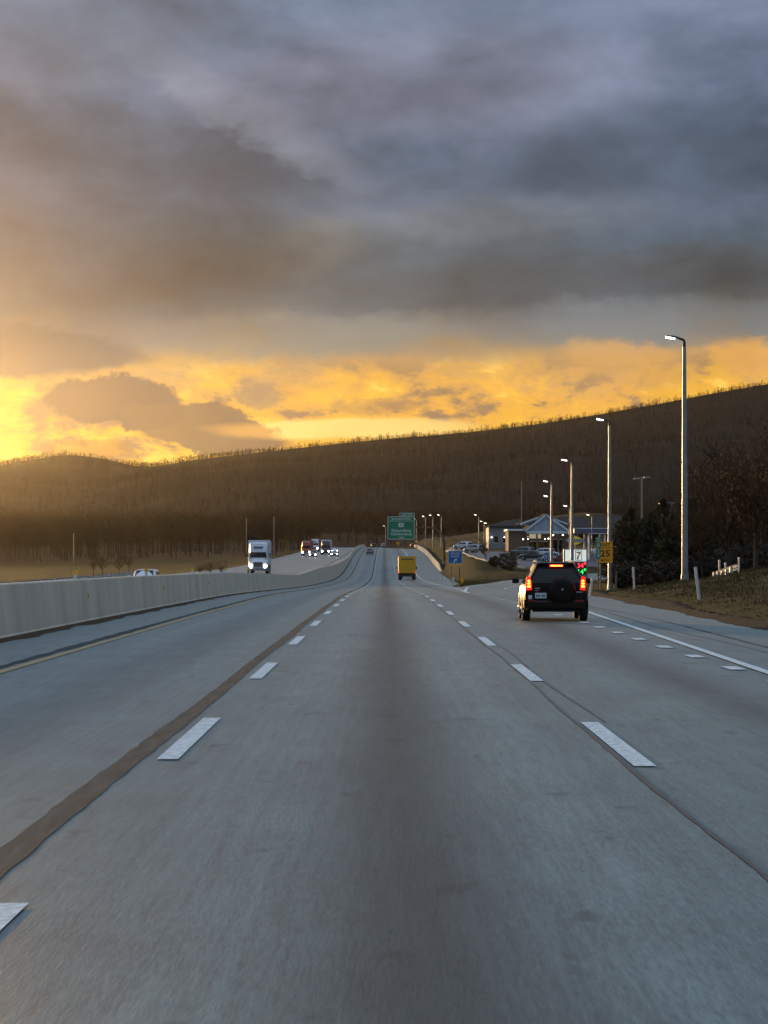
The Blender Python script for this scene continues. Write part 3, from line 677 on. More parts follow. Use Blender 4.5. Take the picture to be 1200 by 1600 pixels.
# ------------------------------------------------------------------ the dark SUV leaving for the ramp
def make_suv():
    root = make_car('suv', 'dark sport utility vehicle with brake lights lit, in the right lane near the exit ramp', 'suv', 'suv', 'suv', lights='brake', L=4.40, W=1.79, H=1.61, rf=.84)
    y0 = -2.20; w = .895; zb = .98
    for sx in (-1, 1):
        # tall tail lamp cluster wrapping the corner
        lp = MB().prism([(-.085, -.16), (.05, -.18), (.075, .02), (.05, .19), (-.04, .20), (-.08, .05)], -.045, .045)
        if sx < 0: lp.v = [(-p[0], p[1], p[2]) for p in lp.v]
        o = lp.build('taillight', M['tail_on'], root, 30); o.location = (sx * (w * .83), y0 - .005, 1.02)
        for dz, ww in ((-.07, .045), (.01, .04), (.085, .035)):
            b = MB().box(-ww, ww, -.012, .012, -.024, .024, .008).build('lamp_segment', M['tail_core'], o); b.location = (-sx * .01, -.05, dz)
        rf = MB().box(-.10, .10, -.012, .012, -.018, .018).build('bumper_reflector', M['tail_off'], root); rf.location = (sx * w * .72, y0 - .085, .56)
        # roof rail
        MB().path([(sx*.50, -1.75, 1.57), (sx*.50, -1.6, 1.645), (sx*.50, .35, 1.645), (sx*.50, .5, 1.57)], [.020]*4, 6).build('roof_rail', M['galv'], root, 50)
        MB().box(-.10, .10, -.3, .3, -.10, .04, .03).build('mud_flap', M['trim'], root).location = (sx * (w - .12), -1.72, .30)
        # front brake/turn glint housing at the bumper corner
        MB().box(-.03, .03, -.14, .14, -.12, .12, .025).build('bumper_corner', M['suv'], root, 30).location = (sx * (w - .055), y0 + .13, .47)
    hm = MB().box(-.19, .19, -.03, .03, -.03, .03, .01).build('high_brake_light', M['tail_on'], root); hm.location = (.02, y0 + .10, 1.515)
    MB().box(-.16, .16, -.012, .012, -.016, .016).build('lamp_segment', M['tail_core'], hm).location = (0, -.03, 0)
    sp = MB().prism([(-.52, 0), (.52, 0), (.46, .05), (-.46, .05)], -.13, .13).build('roof_spoiler', M['suv'], root); sp.location = (0, y0 + .22, 1.545)
    # covered spare wheel on the tailgate
    c = MB().lathe([(0, -.13), (.18, -.132), (.31, -.118), (.365, -.075), (.375, 0), (.37, .03)], 36, 'y').build('spare_wheel_cover', M['suv'], root, 50); c.location = (.17, y0 - .02, .85)
    MB().lathe([(0, -.145), (.03, -.14), (.032, -.12)], 12, 'y').build('cover_badge', M['rim'], c).location = (0, 0, .02)
    # tailgate seam, handle, plate, stickers, wiper
    for sx in (-1, 1): MB().box(-.006, .006, -.004, .004, -.33, .33).build('tailgate_seam', M['trim'], root).location = (sx * .71, y0 - .006, .80)
    p = MB().box(-.155, .155, -.012, .012, -.075, .075, .006).build('number_plate', M['plate'], root); p.location = (-.41, y0 - .03, .70)
    for k in range(7):
        if k != 3: MB().box(-.012, .012, -.0155, -.0125, -.03, .028).build('plate_mark', M['ink'], p).location = ((k - 3) * .038, 0, 0)
    MB().box(-.05, .05, -.006, .006, -.055, .055).build('sticker', M['plate'], root).location = (-.70, y0 - .012, .66)
    MB().box(-.07, .07, -.008, .008, -.016, .016).build('badge', M['rim'], root).location = (-.50, y0 - .010, .90)
    MB().box(-.05, .05, -.006, .006, -.010, .010).build('badge', M['rim'], root).location = (-.51, y0 - .010, .84)
    MB().box(-.09, .09, -.010, .010, -.014, .014).build('badge', M['rim'], root).location = (.64, y0 - .010, .80)
    MB().path([(.30, y0 + .02, 1.06), (.36, y0 + .03, 1.10), (.50, y0 + .12, 1.34)], [.012, .010, .006], 5).build('wiper', M['trim'], root)
    MB().box(-.80, .80, -.09, .07, -.13, .11, .05).build('rear_bumper', M['suv'], root, 30).location = (0, y0 - .01, .46)
    MB().tube((.48, y0 + .0, .28), (.48, y0 + .3, .28), .03, .03, 10).build('exhaust', M['galv'], root, 40)
    MB().box(-.62, .62, -.5, .5, -.05, .05, .02).build('axle_beam', M['chassis'], root).location = (0, y0 + .9, .30)
    return root
suv = make_suv(); suv.location = (4.50, 61.0, float(zr(61.0))); suv.rotation_euler = (0, 0, R(-1.6)); suv.scale = (.95, .95, .95)

# ------------------------------------------------------------------ trucks
def truck_wheels(root, ys_, w, r=.50, dual=True):
    for y in ys_:
        for sx in (-1, 1): wheel(root, sx * (w - (.24 if dual else .16)), y, r, .45 if dual else .28, sx)
def make_box_truck():
    root = empty('box_truck'); tag(root, 'yellow box truck with roll-up rear door ahead in the right lane', 'truck')
    w, H0, H1, y0 = 1.27, 1.02, 3.45, -3.6
    MB().box(-w, w, y0, y0 + 5.0, H0, H1, .04).build('cargo_box', M['truck_yellow'], root)
    fr = MB(); fr.box(-w, -w + .12, y0 - .03, y0 - .002, H0, H1); fr.box(w - .12, w, y0 - .03, y0 - .002, H0, H1); fr.box(-w + .12, w - .12, y0 - .03, y0 - .002, H1 - .18, H1); fr.box(-w + .12, w - .12, y0 - .03, y0 - .002, H0, H0 + .12)
    fr.build('rear_frame', M['truck_yellow'], root)
    n = 8; zz = np.linspace(H0 + .13, H1 - .19, n + 1)
    for k in range(n):
        MB().box(-w + .13, w - .13, y0 - .016, y0 - .004, zz[k] + .008, zz[k+1] - .008).build('door_slat', M['truck_yellow'], root)
    MB().box(-.85, .85, y0 - .024, y0 - .0165, H1 - .52, H1 - .38).build('door_stripe', M['ink'], root)
    MB().box(-.12, .12, y0 - .04, y0 - .0165, H0 + .45, H0 + .55).build('door_latch', M['galv'], root)
    MB().box(-1.12, 1.12, y0 - .10, y0 + .1, .50, .66).build('step_bumper', M['chassis'], root)
    MB().box(-1.0, 1.0, y0 + .1, y0 + 6.4, .62, .98).build('chassis', M['chassis'], root)
    for sx in (-1, 1):
        MB().box(-.08, .08, -.02, .02, -.10, .10).build('taillight', M['tail_on'], root).location = (sx * 1.19, y0 - .045, 1.12)
        MB().box(-.28, .28, -.012, .012, -.30, .30).build('mud_flap', M['chassis'], root).location = (sx * .92, y0 + .42, .50)
        MB().box(-.06, .06, -.02, .02, -.03, .03).build('marker_light_or_glint', M['tail_on'], root).location = (sx * 1.14, y0 - .045, 3.38)
    truck_wheels(root, [y0 + 1.15], w); truck_wheels(root, [y0 + 5.9], w, dual=False)
    loft(MB(), [(1.42, outline(1.0, 1.05, .9, .55, 1.5, 2.35), lambda z: 0), (2.4, outline(1.0, 1.05, .88, .55, 1.5, 2.3), lambda z: 0), (3.1, outline(.98, 1.0, .8, .55, 1.3, 1.55), lambda z: 0), (3.6, outline(.9, .92, .7, .55, 1.1, 1.3), lambda z: 0)]).build('cab', M['truck_yellow'], root, 35)
    for sx in (-1, 1): MB().box(-.12, .12, -.05, .05, -.2, .2, .03).build('mirror', M['chassis'], root).location = (sx * 1.42, 2.3, 1.75)
    return root
bt = make_box_truck(); bt.location = (3.36, 335.0, float(zr(335)))

def make_semi(name, label, cab, trailer, conventional=True, trailer_len=12.0, dark_strip=True, amber=False):
    """points along +y; lit headlights"""
    root = empty(name); tag(root, label, 'truck')
    w = 1.25
    st = []
    F = lambda z: 0.0
    nose = 2.2 if conventional else 0.0
    # sleeper/cab with roof fairing leaning back
    fair = lambda z: -max(0.0, z - 2.35) * .35
    loft(MB(), [(-3.0, outline(1.1, 1.2, 1.08, .55, 2.3, 3.78), F), (-1.2, outline(1.1, 1.2, 1.08, .55, 2.3, 3.80), F), (-.1, outline(1.1, 1.2, .98, .55, 2.2, 3.55), F), (.5, outline(1.1, 1.18, .88, .55, 2.05, 2.75), fair)]).build('cab', M[cab], root, 35)
    if conventional:
        loft(MB(), [(.45, outline(1.05, 1.12, .85, .5, 1.6, 1.95), F), (1.6, outline(1.0, 1.08, .72, .5, 1.45, 1.72), F), (2.3, outline(.95, 1.05, .6, .45, 1.2, 1.5), F), (2.45, outline(.9, .95, .5, .45, 1.0, 1.3), F)]).build('hood', M[cab], root, 35)
    yf = 2.46 if conventional else .62
    panel(root, 'windscreen', [(-.98, .56, 1.98), (.98, .56, 1.98), (.90, .46, 2.60), (-.90, .46, 2.60)], M['glass'], .03)
    if dark_strip: panel(root, 'fairing_vent', [(-.55, .30, 3.10), (.55, .30, 3.10), (.53, .20, 3.24), (-.53, .20, 3.24)], M['ink'], .05)
    g = MB().box(-.55, .55, yf - .03, yf + .03, .85, 1.42, .03).build('grille', M['dark_metal'], root)
    for k in range(4): MB().box(-.5, .5, yf + .032, yf + .045, .93 + .12 * k, .97 + .12 * k).build('grille_bar', M['rim'], g)
    MB().box(-1.2, 1.2, yf - .2, yf + .10, .42, .78, .06).build('bumper', M['galv' if cab != 'truck_dark' else 'chassis'], root, 30)
    for sx in (-1, 1):
        MB().lathe([(0, .03), (.13, .02), (.17, -.02)], 14, 'y').build('headlight', M['head_on'], root).location = (sx * .88, yf + .01, .98)
        MB().box(-.07, .07, -.1, .1, -.28, .28, .03).build('mirror', M['chassis'], root).location = (sx * 1.42, .35, 2.2)
        panel(root, 'side_window', [(sx * 1.205, -.75, 2.02), (sx * 1.205, .1, 2.02), (sx * 1.14, -.02, 2.6), (sx * 1.14, -.75, 2.6)][::sx], M['glass'], .02)
        MB().tube((sx * .95, -2.6, .75), (sx * .95, -1.2, .75), .30, .30, 14).build('fuel_tank', M['galv'], root, 40)
        MB().tube((sx * 1.12, -3.12, 1.0), (sx * 1.12, -3.12, 3.7), .07, .07, 8).build('exhaust_stack', M['galv'], root, 40)
    for k in range(5): MB().box(-.05, .05, -.03, .03, -.03, .03).build('marker_light_or_glint', M['amber_off'], root).location = (-.7 + .35 * k, -.06, 3.60)
    if amber:
        for k in range(4): MB().box(-.07, .07, -.03, .03, -.07, .07).build('marker_light_or_glint', M['amber_glint'], root).location = (1.2, .5 + .03 * k, 1.15 + .42 * k)  # glowing boxes added as sun reflections down the cab edge, not lamps
    truck_wheels(root, [yf - 1.0], w, dual=False); truck_wheels(root, [-3.4, -4.7], w)
    MB().box(-.5, .5, -5.2, 1.8, .6, .95).build('frame_rail', M['chassis'], root)
    ty = -3.55
    tr = MB().box(-1.29, 1.29, ty - trailer_len, ty, 1.15, 4.05, .05).build('trailer', M[trailer], root)
    for k in range(int(trailer_len / 1.2)):
        for sx in (-1, 1): MB().box(sx * 1.3 - .012, sx * 1.3 + .012, ty - .6 - 1.2 * k - .02, ty - .6 - 1.2 * k + .02, 1.2, 4.0).build('trailer_rib', M[trailer], tr)
    MB().box(-1.2, 1.2, ty - trailer_len + .05, ty - .2, .95, 1.14).build('trailer_floor', M['chassis'], root)
    truck_wheels(root, [ty - trailer_len + 1.2, ty - trailer_len + 2.5], w)
    return root
def place_opp(o, px, Y, dz=0.0, rz=math.pi, front=2.4):
    X = (px - CX) / FPX * Y; o.location = (X, Y + front, float(zo(Y)) + dz); o.rotation_euler = (0, 0, rz)
t1 = make_semi('semi_truck', 'white semi truck with headlights on, nearest of the oncoming trucks, behind the median barrier', 'truck_white', 'truck_white', True, 13.0); place_opp(t1, 402, 268, rz=math.pi + R(2.0))
t2 = make_semi('semi_truck', 'red oncoming semi truck with added amber sun glints, farther up the opposing road', 'truck_red', 'truck_red', True, 12.0, False, True); place_opp(t2, 478, 575)
t3 = make_semi('semi_truck', 'white-topped oncoming truck half hidden behind the red truck', 'truck_white', 'truck_red', True, 12.0, True); place_opp(t3, 491.5, 690)
t4 = make_semi('semi_truck', 'dark oncoming semi truck with pale roof fairing, right of the red truck', 'truck_dark', 'truck_white', True, 12.0, False); place_opp(t4, 508.5, 600)
for (lab, px, Y, pt, kd) in (
    ('small dark oncoming car with headlights on, in front of the red truck', 488.5, 548, 'car_black', 'sedan'),
    ('dark oncoming car with headlights on, nearest the median barrier near the crest', 522.5, 552, 'car_grey', 'suv'),
    ('far oncoming pickup sized vehicle with bright lights beside the dark semi truck', 523, 640, 'car_white', 'suv')):
    c = make_car('oncoming_car', lab, 'car', pt, kd, 'oncoming cars on the opposing road', lights='head'); place_opp(c, px, Y, front=2.2)
wc = make_car('oncoming_car', 'white car roof just showing over the median barrier on the left', 'car', 'car_white', 'suv', 'oncoming cars on the opposing road', lights='head', H=1.55)
wc.location = (-15.9, 152, float(zo(152))); wc.rotation_euler = (0, 0, math.pi)
for lab, px, Y, pt, kd in (('dark grey car ahead in the left lane, nearer of two near the crest', 578.0, 566, 'car_grey', 'sedan'),
                       ('dark car ahead in the left lane, just below the crest', 584.0, 790, 'car_black', 'suv'),
                       ('dark red car at the crest right of the lane, under the green sign', 645, 800, 'car_red', 'suv'),
                       ('pale car at the crest beside the leftmost far lamp post', 599.5, 842, 'car_silver', 'suv')):
    c = make_car('car_ahead', lab, 'car', pt, kd, 'cars ahead near the crest', lights='tail' if 'red' in lab else 'off')
    X = (px - CX) / FPX * Y; c.location = (X, Y, float(zr(Y)))

# ------------------------------------------------------------------ light poles
def make_pole(h=12.0, r=0.15, arm=0.62, mlens='lamp_on', base=True):
    root = empty('light_pole')
    MB().path([(0, 0, 0), (0, 0, h * .5), (0, 0, h - .35)], [r, r * .78, r * .56], 16).build('shaft', M['galv'], root, 50)
    if base:
        MB().box(-r*1.7, r*1.7, -r*1.7, r*1.7, -.25, .08, .03).build('base_plate', M['galv'], root)
        MB().tube((0, 0, .08), (0, 0, .45), r * 1.25, r * 1.12, 16).build('base_collar', M['galv'], root, 50)
        MB().box(-.07, .07, -r - .02, -r + .02, .5, .8).build('hand_hole', M['galv'], root)
    a = MB().path([(0, 0, h - .38), (0, 0, h - .1), (-.05, 0, h), (-arm * .45, 0, h + .06)], [r*.5, r*.48, r*.42, r*.36], 10).build('arm', M['dark_metal'], root, 50)
    hd = MB(); loft(hd, [(0, [(.03, -.02), (.07, .0), (.07, .05), (.03, .07)], lambda z: 0), (.25, [(.06, -.03), (.17, -.01), (.16, .06), (.05, .10)], lambda z: 0), (.68, [(.06, -.02), (.16, -.005), (.15, .03), (.05, .05)], lambda z: 0)])
    hd.v = [(-p[1], p[0], p[2]) for p in hd.v]
    o = hd.build('lamp_head', M['dark_metal'], root, 40); o.location = (-arm * .40, 0, h + .05); o.rotation_euler = (0, R(10), 0)
    le = MB().box(-.66, -.20, -.15, .15, -.075, -.022, .02).build('lamp_lens', M[mlens], o)
    return root
protos = {}
def pole(px, pyb, pyt, Y, label, h=None, rz=0.0, mlens='lamp_on', on_ground=True, zbase=None, r=.15, base=True):
    X = (px - CX) / FPX * Y
    zt = pix(px, pyt, Y).z; zbse = hz(X, Y) if zbase is None else zbase
    hh = round((zt - zbse), 2)
    o = make_pole(hh, r, mlens=mlens, base=base); o.location = (X, Y, zbse - .02); o.rotation_euler = (0, 0, rz)
    tag(o, label, 'light pole', 'light poles along the road'); return o
pole(1070, 908, 530, 111, 'tallest metal light pole, nearest one on the right by the grass bank', r=.16)
pole(953, 928, 657, 157, 'second nearest light pole on the right, just behind the yellow exit speed sign', r=.16)
pole(894, 928, 720, 203, 'third nearest light pole, rising behind the right side of the dark utility vehicle', r=.16)
pole(862, 923, 753, 252, 'fourth nearest light pole, rising behind the brake light of the dark utility vehicle', r=.15)
pole(861, 920, 776, 296, 'light pole directly behind the fourth nearest one, lower head', r=.12)
pole(890.5, 0, 791, 330, 'slim light pole in front of the plaza canopy sign, between the taller poles', r=.13)
pole(925, 0, 805, 380, 'short light pole at the plaza left of the green mile marker', r=.11, mlens='lamp_warm')
pole(748, 0, 805, 455, 'light pole left of the grey plaza building', r=.11, mlens='lamp_warm')
pole(756.5, 0, 815, 500, 'shorter light pole just left of the grey plaza building', r=.11, mlens='lamp_warm')
pole(764, 0, 818, 430, 'pale light pole in front of the grey plaza building wall', r=.10, mlens='lamp_warm')
for px, pt, Y, lab in ((602.5, 822, 905, 'far light pole left of the green overhead sign at the crest'),
                       (651, 811, 640, 'far light pole touching the right edge of the green overhead sign'),
                       (665, 807, 620, 'far light pole, second right of the green overhead sign'),
                       (676.5, 805.5, 570, 'far light pole, third right of the green overhead sign'),
                       (689.5, 805, 540, 'far light pole, fourth right of the green overhead sign, near the sign arm')):
    X = (px - CX) / FPX * Y
    pole(px, 0, pt, Y, lab, zbase=(float(zr(Y)) if X < 10 else hz(X, Y)), r=.14)
def bare_pole(name, px, pyt, Y, label, cat, r=.13, cross=False, lamps=False):
    X = (px - CX) / FPX * Y; g = hz(X, Y); h = pix(px, pyt, Y).z - g
    root = empty(name, (X, Y, g)); tag(root, label, cat, 'bare utility poles')
    MB().tube((0, 0, -.3), (0, 0, h), r, r * .65, 10).build('shaft', M['pole_far'], root, 50)
    MB().tube((0, 0, h), (0, 0, h + .12), r * .8, r * .2, 10).build('cap', M['pole_far'], root, 50)
    if cross: MB().box(-1.1, 1.1, -.06, .06, h - .7, h - .55).build('crossarm', M['pole_far'], root)
    if lamps:
        for k in (-1, 1):
            l = MB().box(-.55, .55, -.2, .2, -.12, .12, .05).build('floodlight', M['sign_back'], root); l.location = (k * .9, 0, h - .1 + .1 * k)
    return root
bare_pole('utility_pole', 115, 834, 600, 'bare pole at the far edge of the field on the left', 'pole', .14)
bare_pole('utility_pole', 385, 811, 560, 'bare pole behind the nearest white semi truck, left one of two', 'pole', .14)
bare_pole('utility_pole', 428, 808, 560, 'bare pole right of the nearest white semi truck', 'pole', .14)
bare_pole('utility_pole', 815, 753, 470, 'tall thin bare mast rising behind the gabled plaza building', 'pole', .12)
bare_pole('utility_pole', 1086, 735, 330, 'pole with crossarm standing above the trees right of the nearest light pole', 'pole', .13, True)
bare_pole('floodlight_mast', 1003, 746, 420, 'mast with two floodlights above the evergreens', 'light mast', .2, False, True)

# ------------------------------------------------------------------ signs
def sign_board(root, x0, x1, z0, z1, m, border='sign_white', bw=.06, t=.03, y=0.0, name='panel', rad=.12):
    cx, cz = (x0 + x1) / 2, (z0 + z1) / 2
    def rr(a, b, c, d, r):
        P = []
        for sx, sz, a0 in ((1, -1, -90), (1, 1, 0), (-1, 1, 90), (-1, -1, 180)):
            ox, oz = (b - r if sx > 0 else a + r), (d - r if sz > 0 else c + r)
            for k in range(4):
                t_ = R(a0 + 30 * k); P.append((ox + r * math.cos(t_), oz + r * math.sin(t_)))
        return P
    p = MB().prism(rr(x0, x1, z0, z1, rad), y - t, y).build(name, M[m], root)
    if border:
        a, b = rr(x0 + .02, x1 - .02, z0 + .02, z1 - .02, rad * .9), rr(x0 + .02 + bw, x1 - .02 - bw, z0 + .02 + bw, z1 - .02 - bw, rad * .6); n = len(a)
        yy = y - t - .004; mb = MB().add([(q[0], yy, q[1]) for q in a] + [(q[0], yy, q[1]) for q in b], [(k, (k+1) % n, n+(k+1) % n, n+k) for k in range(n)])
        mb.build('border', M[border], p)
    return p
def overhead_sign():
    Y = 450.0; g = hz(11.9, Y)
    root = empty('overhead_sign', (11.9, Y, g)); tag(root, 'green overhead highway sign on a curved brown steel arm, ahead over the right lane', 'road sign')
    L = lambda px, py: (pix(px, py, Y) - root.location)
    a, b = L(605.5, 843), L(647.8, 807)
    p = sign_board(root, a.x, b.x, a.z, b.z, 'sign_green', 'sign_white', .10, .06, -.45, rad=.25)
    c, d = L(624, 806.6), L(648, 801.3)
    tb = sign_board(root, c.x, d.x, c.z, d.z, 'sign_green', 'sign_white', .06, .06, -.45, 'exit_tab', .12)
    yl = -.45 - .066; mx = (a.x + b.x) / 2; wS = b.x - a.x; hS = b.z - a.z
    lettering('EXIT 201', tb, ((c.x + d.x) / 2, yl, (c.z + d.z) / 2), .44, M['sign_white'], 1.15)
    lettering('BLUE MOUNTAIN', p, (mx, yl, a.z + hS * .89), .48, M['sign_white'], 1.0)
    MB().box(a.x + .25, b.x - .25, yl - .001, yl, a.z + hS * .795, a.z + hS * .81).build('divider', M['sign_white'], p)
    k = MB().prism([(-.5, -.36), (.5, -.36), (.5, .1), (.62, .2), (.5, .34), (.42, .42), (-.42, .42), (-.55, .3), (-.5, .1)], yl - .003, yl).build('route_shield', M['sign_white'], p); k.location = (mx + .0, 0, a.z + hS * .62)
    lettering('997', k, (0, yl - .006, .02), .44, M['sign_black'], .9)
    lettering('Shippensburg', p, (mx, yl, a.z + hS * .39), .74, M['sign_white'], .98)
    lettering('Chambersburg', p, (mx, yl, a.z + hS * .235), .74, M['sign_white'], .94)
    lettering('1 MILE', p, (mx, yl, a.z + hS * .085), .46, M['sign_white'], 1.0)
    # curved monotube
    top = L(670, 824).z
    pts = [(0, 0, -.3), (0, 0, top * .55)]
    for t_ in np.linspace(0, 90, 8):
        rr = top * .45; pts.append((-rr + rr * math.cos(R(t_)), 0, top * .55 + rr * math.sin(R(t_))))
    pts.append((a.x + .3, 0, top))
    MB().path(pts, [.24] * 3 + list(np.linspace(.23, .15, len(pts) - 3)), 12).build('monotube_arm', M['brown_steel'], root, 50)
    MB().tube((0, 0, -.3), (0, 0, .15), .42, .36, 14).build('footing', M['kerb'], root, 40)
    for xx in np.linspace(a.x + .5, b.x - .5, 4):
        MB().box(xx - .05, xx + .05, -.445, -.10, a.z + .2, b.z - .1).build('bracket', M['sign_back'], root)
    return root
overhead_sign()
def plaza_sign():
    Y = 300.0; X = (711 - CX) / FPX * Y; g = hz(X, Y); root = empty('service_plaza_sign', (X, Y, g)); tag(root, 'blue service plaza sign with white arrow and two yellow beacons in the exit gore', 'road sign')
    L = lambda px, py: (pix(px, py, Y) - root.location)
    a, b = L(700, 880.5), L(722.3, 860.5)
    p = sign_board(root, a.x, b.x, a.z, b.z, 'sign_blue', 'sign_white', .05, .04, -.06)
    h = b.z - a.z; yl = -.106
    lettering('SERVICE', p, (0, yl, a.z + h * .78), .34, M['sign_white'], 1.0); lettering('PLAZA', p, (0, yl, a.z + h * .56), .34, M['sign_white'], 1.1)
    ar = MB().prism([(-.30, -.20), (-.20, -.30), (.10, .0), (.20, -.10), (.26, .26), (-.10, .20), (.0, .10)], yl - .003, yl).build('arrow', M['sign_white'], p); ar.location = (0, 0, a.z + h * .24)
    for px in (705.5, 718):
        q = L(px, 884)
        bc = MB().lathe([(0, -.10), (.15, -.09), (.20, -.02), (.20, .06), (0, .08)], 16, 'y').build('beacon', M['amber_glint'] if False else M['refl_yellow'], root, 50); bc.location = (q.x, -.06, q.z)
        MB().box(q.x - .05, q.x + .05, .0, .08, -.3, b.z - .1).build('post', M['brown_steel'], root)
    return root
plaza_sign()
def exit_speed_sign():
    Y = 147.0; X = (945.5 - CX) / FPX * Y; root = empty('exit_speed_sign', (X, Y, hz(X, Y))); tag(root, 'yellow exit 25 mph advisory sign beside the second nearest light pole', 'road sign')
    L = lambda px, py: (pix(px, py, Y) - root.location)
    a, b = L(933.5, 879.5), L(957.2, 846.3)
    p = sign_board(root, a.x, b.x, a.z, b.z, 'sign_orange', 'sign_orange', .01, .012, -.06, rad=.06)
    h = b.z - a.z; yl = -.078
    lettering('EXIT', p, (0, yl, a.z + h * .84), .27, M['sign_black'], 1.15)
    MB().box(a.x + .03, b.x - .03, yl - .001, yl, a.z + h * .695, a.z + h * .715).build('divider', M['sign_black'], p)
    lettering('25', p, (0, yl, a.z + h * .43), .58, M['sign_black'], 1.15)
    lettering('M.P.H.', p, (0, yl, a.z + h * .12), .20, M['sign_black'], 1.1)
    for px in (938.5, 951.5):
        q = L(px, 880); MB().box(q.x - .04, q.x + .04, -.02, .05, -.4, b.z - .1).build('post', M['galv' if px > 945 else 'brown_steel'], root)
exit_speed_sign()
def mile_marker():
    Y = 143.0; X = (934.6 - CX) / FPX * Y; root = empty('mile_marker', (X, Y, hz(X, Y))); tag(root, 'narrow green mile marker with white digits left of the yellow exit speed sign', 'mile marker')
    L = lambda px, py: (pix(px, py, Y) - root.location)
    a, b = L(931.2, 873.5), L(938.0, 839.3)
    p = sign_board(root, a.x, b.x, a.z, b.z, 'sign_green', None, .02, .01, -.05, rad=.03)
    h = b.z - a.z
    for k, ch in enumerate('2029'): lettering(ch, p, (.01, -.063, a.z + h * (.87 - .245 * k)), .36, M['sign_white'], .95)
    MB().box(-.03, .03, -.02, .03, -.4, b.z - .05).build('post', M['post_wood'], root)
mile_marker()
def price_sign():
    Y = 262.0; X = (899.5 - CX) / FPX * Y; root = empty('fuel_price_sign', (X, Y, hz(X, Y))); tag(root, 'lit fuel price sign with white logo panel and red and green digits', 'price sign')
    L = lambda px, py: (pix(px, py, Y) - root.location)
    a, b = L(880.5, 912), L(918.5, 857.5)
    z0 = a.z
    cab = MB().box(a.x, b.x, 0, .35, z0, b.z, .03).build('cabinet', M['sign_back'], root)
    for px in (883, 916.5):
        q = L(px, 900); MB().box(q.x - .09, q.x + .09, .06, .28, -.5, z0 + .1).build('post', M['galv'], root)
    c, d = L(883, 877), L(916, 859)
    wp = MB().box(c.x, d.x, -.02, -.002, c.z, d.z).build('logo_panel', M['panel_lit'], root)
    # square logo: framed seven
    cx = L(904, 868).x; cz = (c.z + d.z) / 2
    lg = MB().box(cx - .40, cx + .40, -.032, -.021, cz - .57, cz + .57).build('logo_frame', M['logo_green'], wp)
    MB().box(cx - .33, cx + .33, -.040, -.033, cz - .50, cz + .50).build('logo_field', M['panel_lit'], lg)
    s = MB().prism([(-.26, .42), (.26, .42), (.26, .26), (.10, .06), (-.10, .06), (.06, .26), (-.26, .26)], -.046, -.041).build('numeral_top', M['logo_orange'], lg); s.location = (cx, 0, cz)
    s = MB().prism([(-.10, -.06), (.10, -.06), (.02, -.20), (-.03, -.44), (-.22, -.44), (-.18, -.22)], -.046, -.041).build('numeral_leg', M['logo_red'], lg); s.location = (cx, 0, cz)
    lettering('ELEVEN', lg, (cx, -.047, cz + .0), .16, M['logo_green'], 1.0)
    for py, txt, mm in ((883.6, '3.34\u2079', 'led_red'), (893.2, '4.14\u2079', 'led_green')):
        q = L(904, py); rp = MB().box(c.x, d.x, -.02, -.002, q.z - .34, q.z + .34).build('price_panel', M['sign_black'], root)
        lettering(txt, rp, (q.x + .10, -.026, q.z - .04), .74, M[mm], 1.0, bold=0.004)
price_sign()
def blue_service_sign():
    Y = 300.; X = (853.5 - CX) / FPX * Y; root = empty('parking_sign', (X, Y, hz(X, Y))); tag(root, 'small blue sign with white symbol left of the fuel price sign', 'road sign')
    L = lambda px, py: (pix(px, py, Y) - root.location)
    a, b = L(850, 876), L(857.2, 864)
    p = sign_board(root, a.x, b.x, a.z, b.z, 'sign_blue', 'sign_white', .02, .02, -.05, rad=.04)
    MB().prism([(-.05, -.2), (.05, -.2), (.05, .0), (.14, .1), (.06, .25), (-.08, .22), (-.05, .05)], -.08, -.075).build('symbol', M['sign_white'], p).location = (0, 0, (a.z + b.z) / 2)
    MB().box(-.04, .04, -.02, .04, -.4, b.z - .04).build('post', M['galv'], root)
blue_service_sign()
def warn_sign(px, py, Y, label, m='sign_orange', s=.55):
    q = pix(px, py, Y); g = hz(q.x, Y) if q.x > 10.2 else float(zr(Y)); root = empty('warning_sign', (q.x, Y, g)); tag(root, label, 'road sign', 'far warning signs')
    z = q.z - g
    MB().prism([(0, z - s), (s, z), (0, z + s), (-s, z)], -.05, -.03).build('panel', M[m], root)
    MB().box(-.05, .05, -.03, .05, -.4, z + s * .6).build('post', M['galv'], root)
warn_sign(622, 849, 900, 'orange diamond warning sign under the left half of the green overhead sign', s=.75)
warn_sign(651.5, 846, 880, 'yellow diamond warning sign right of the green overhead sign', 'refl_yellow', .75)

# ------------------------------------------------------------------ delineators and guardrail
def delineator(px, pyb, Y, h, label, lean=0.0, m='post_white', band=True):
    X = (px - CX) / FPX * Y; root = empty('delineator_post', (X, Y, hz(X, Y) - .02)); root.rotation_euler = (R(2), R(lean), 0); tag(root, label, 'delineator', 'roadside delineator posts')
    MB().box(-.05, .05, -.018, .018, -.15, h, .008).build('post', M[m], root)
    if band: MB().box(-.045, .045, -.024, -.019, h - .26, h - .06).build('reflector', M['sign_white'], root)
delineator(1092.5, 950, 78, 1.15, 'leaning white delineator post on the grass bank, nearest of the posts', -7)
delineator(991, 930, 112, 1.12, 'white delineator post on the grass between the two nearest light poles', -3)
delineator(962, 936, 118, 1.05, 'thin brown delineator post just right of the second nearest light pole', 2, 'post_wood', False)
delineator(921, 930, 106, .95, 'pale delineator post leaning beside the right side of the dark utility vehicle', 9)
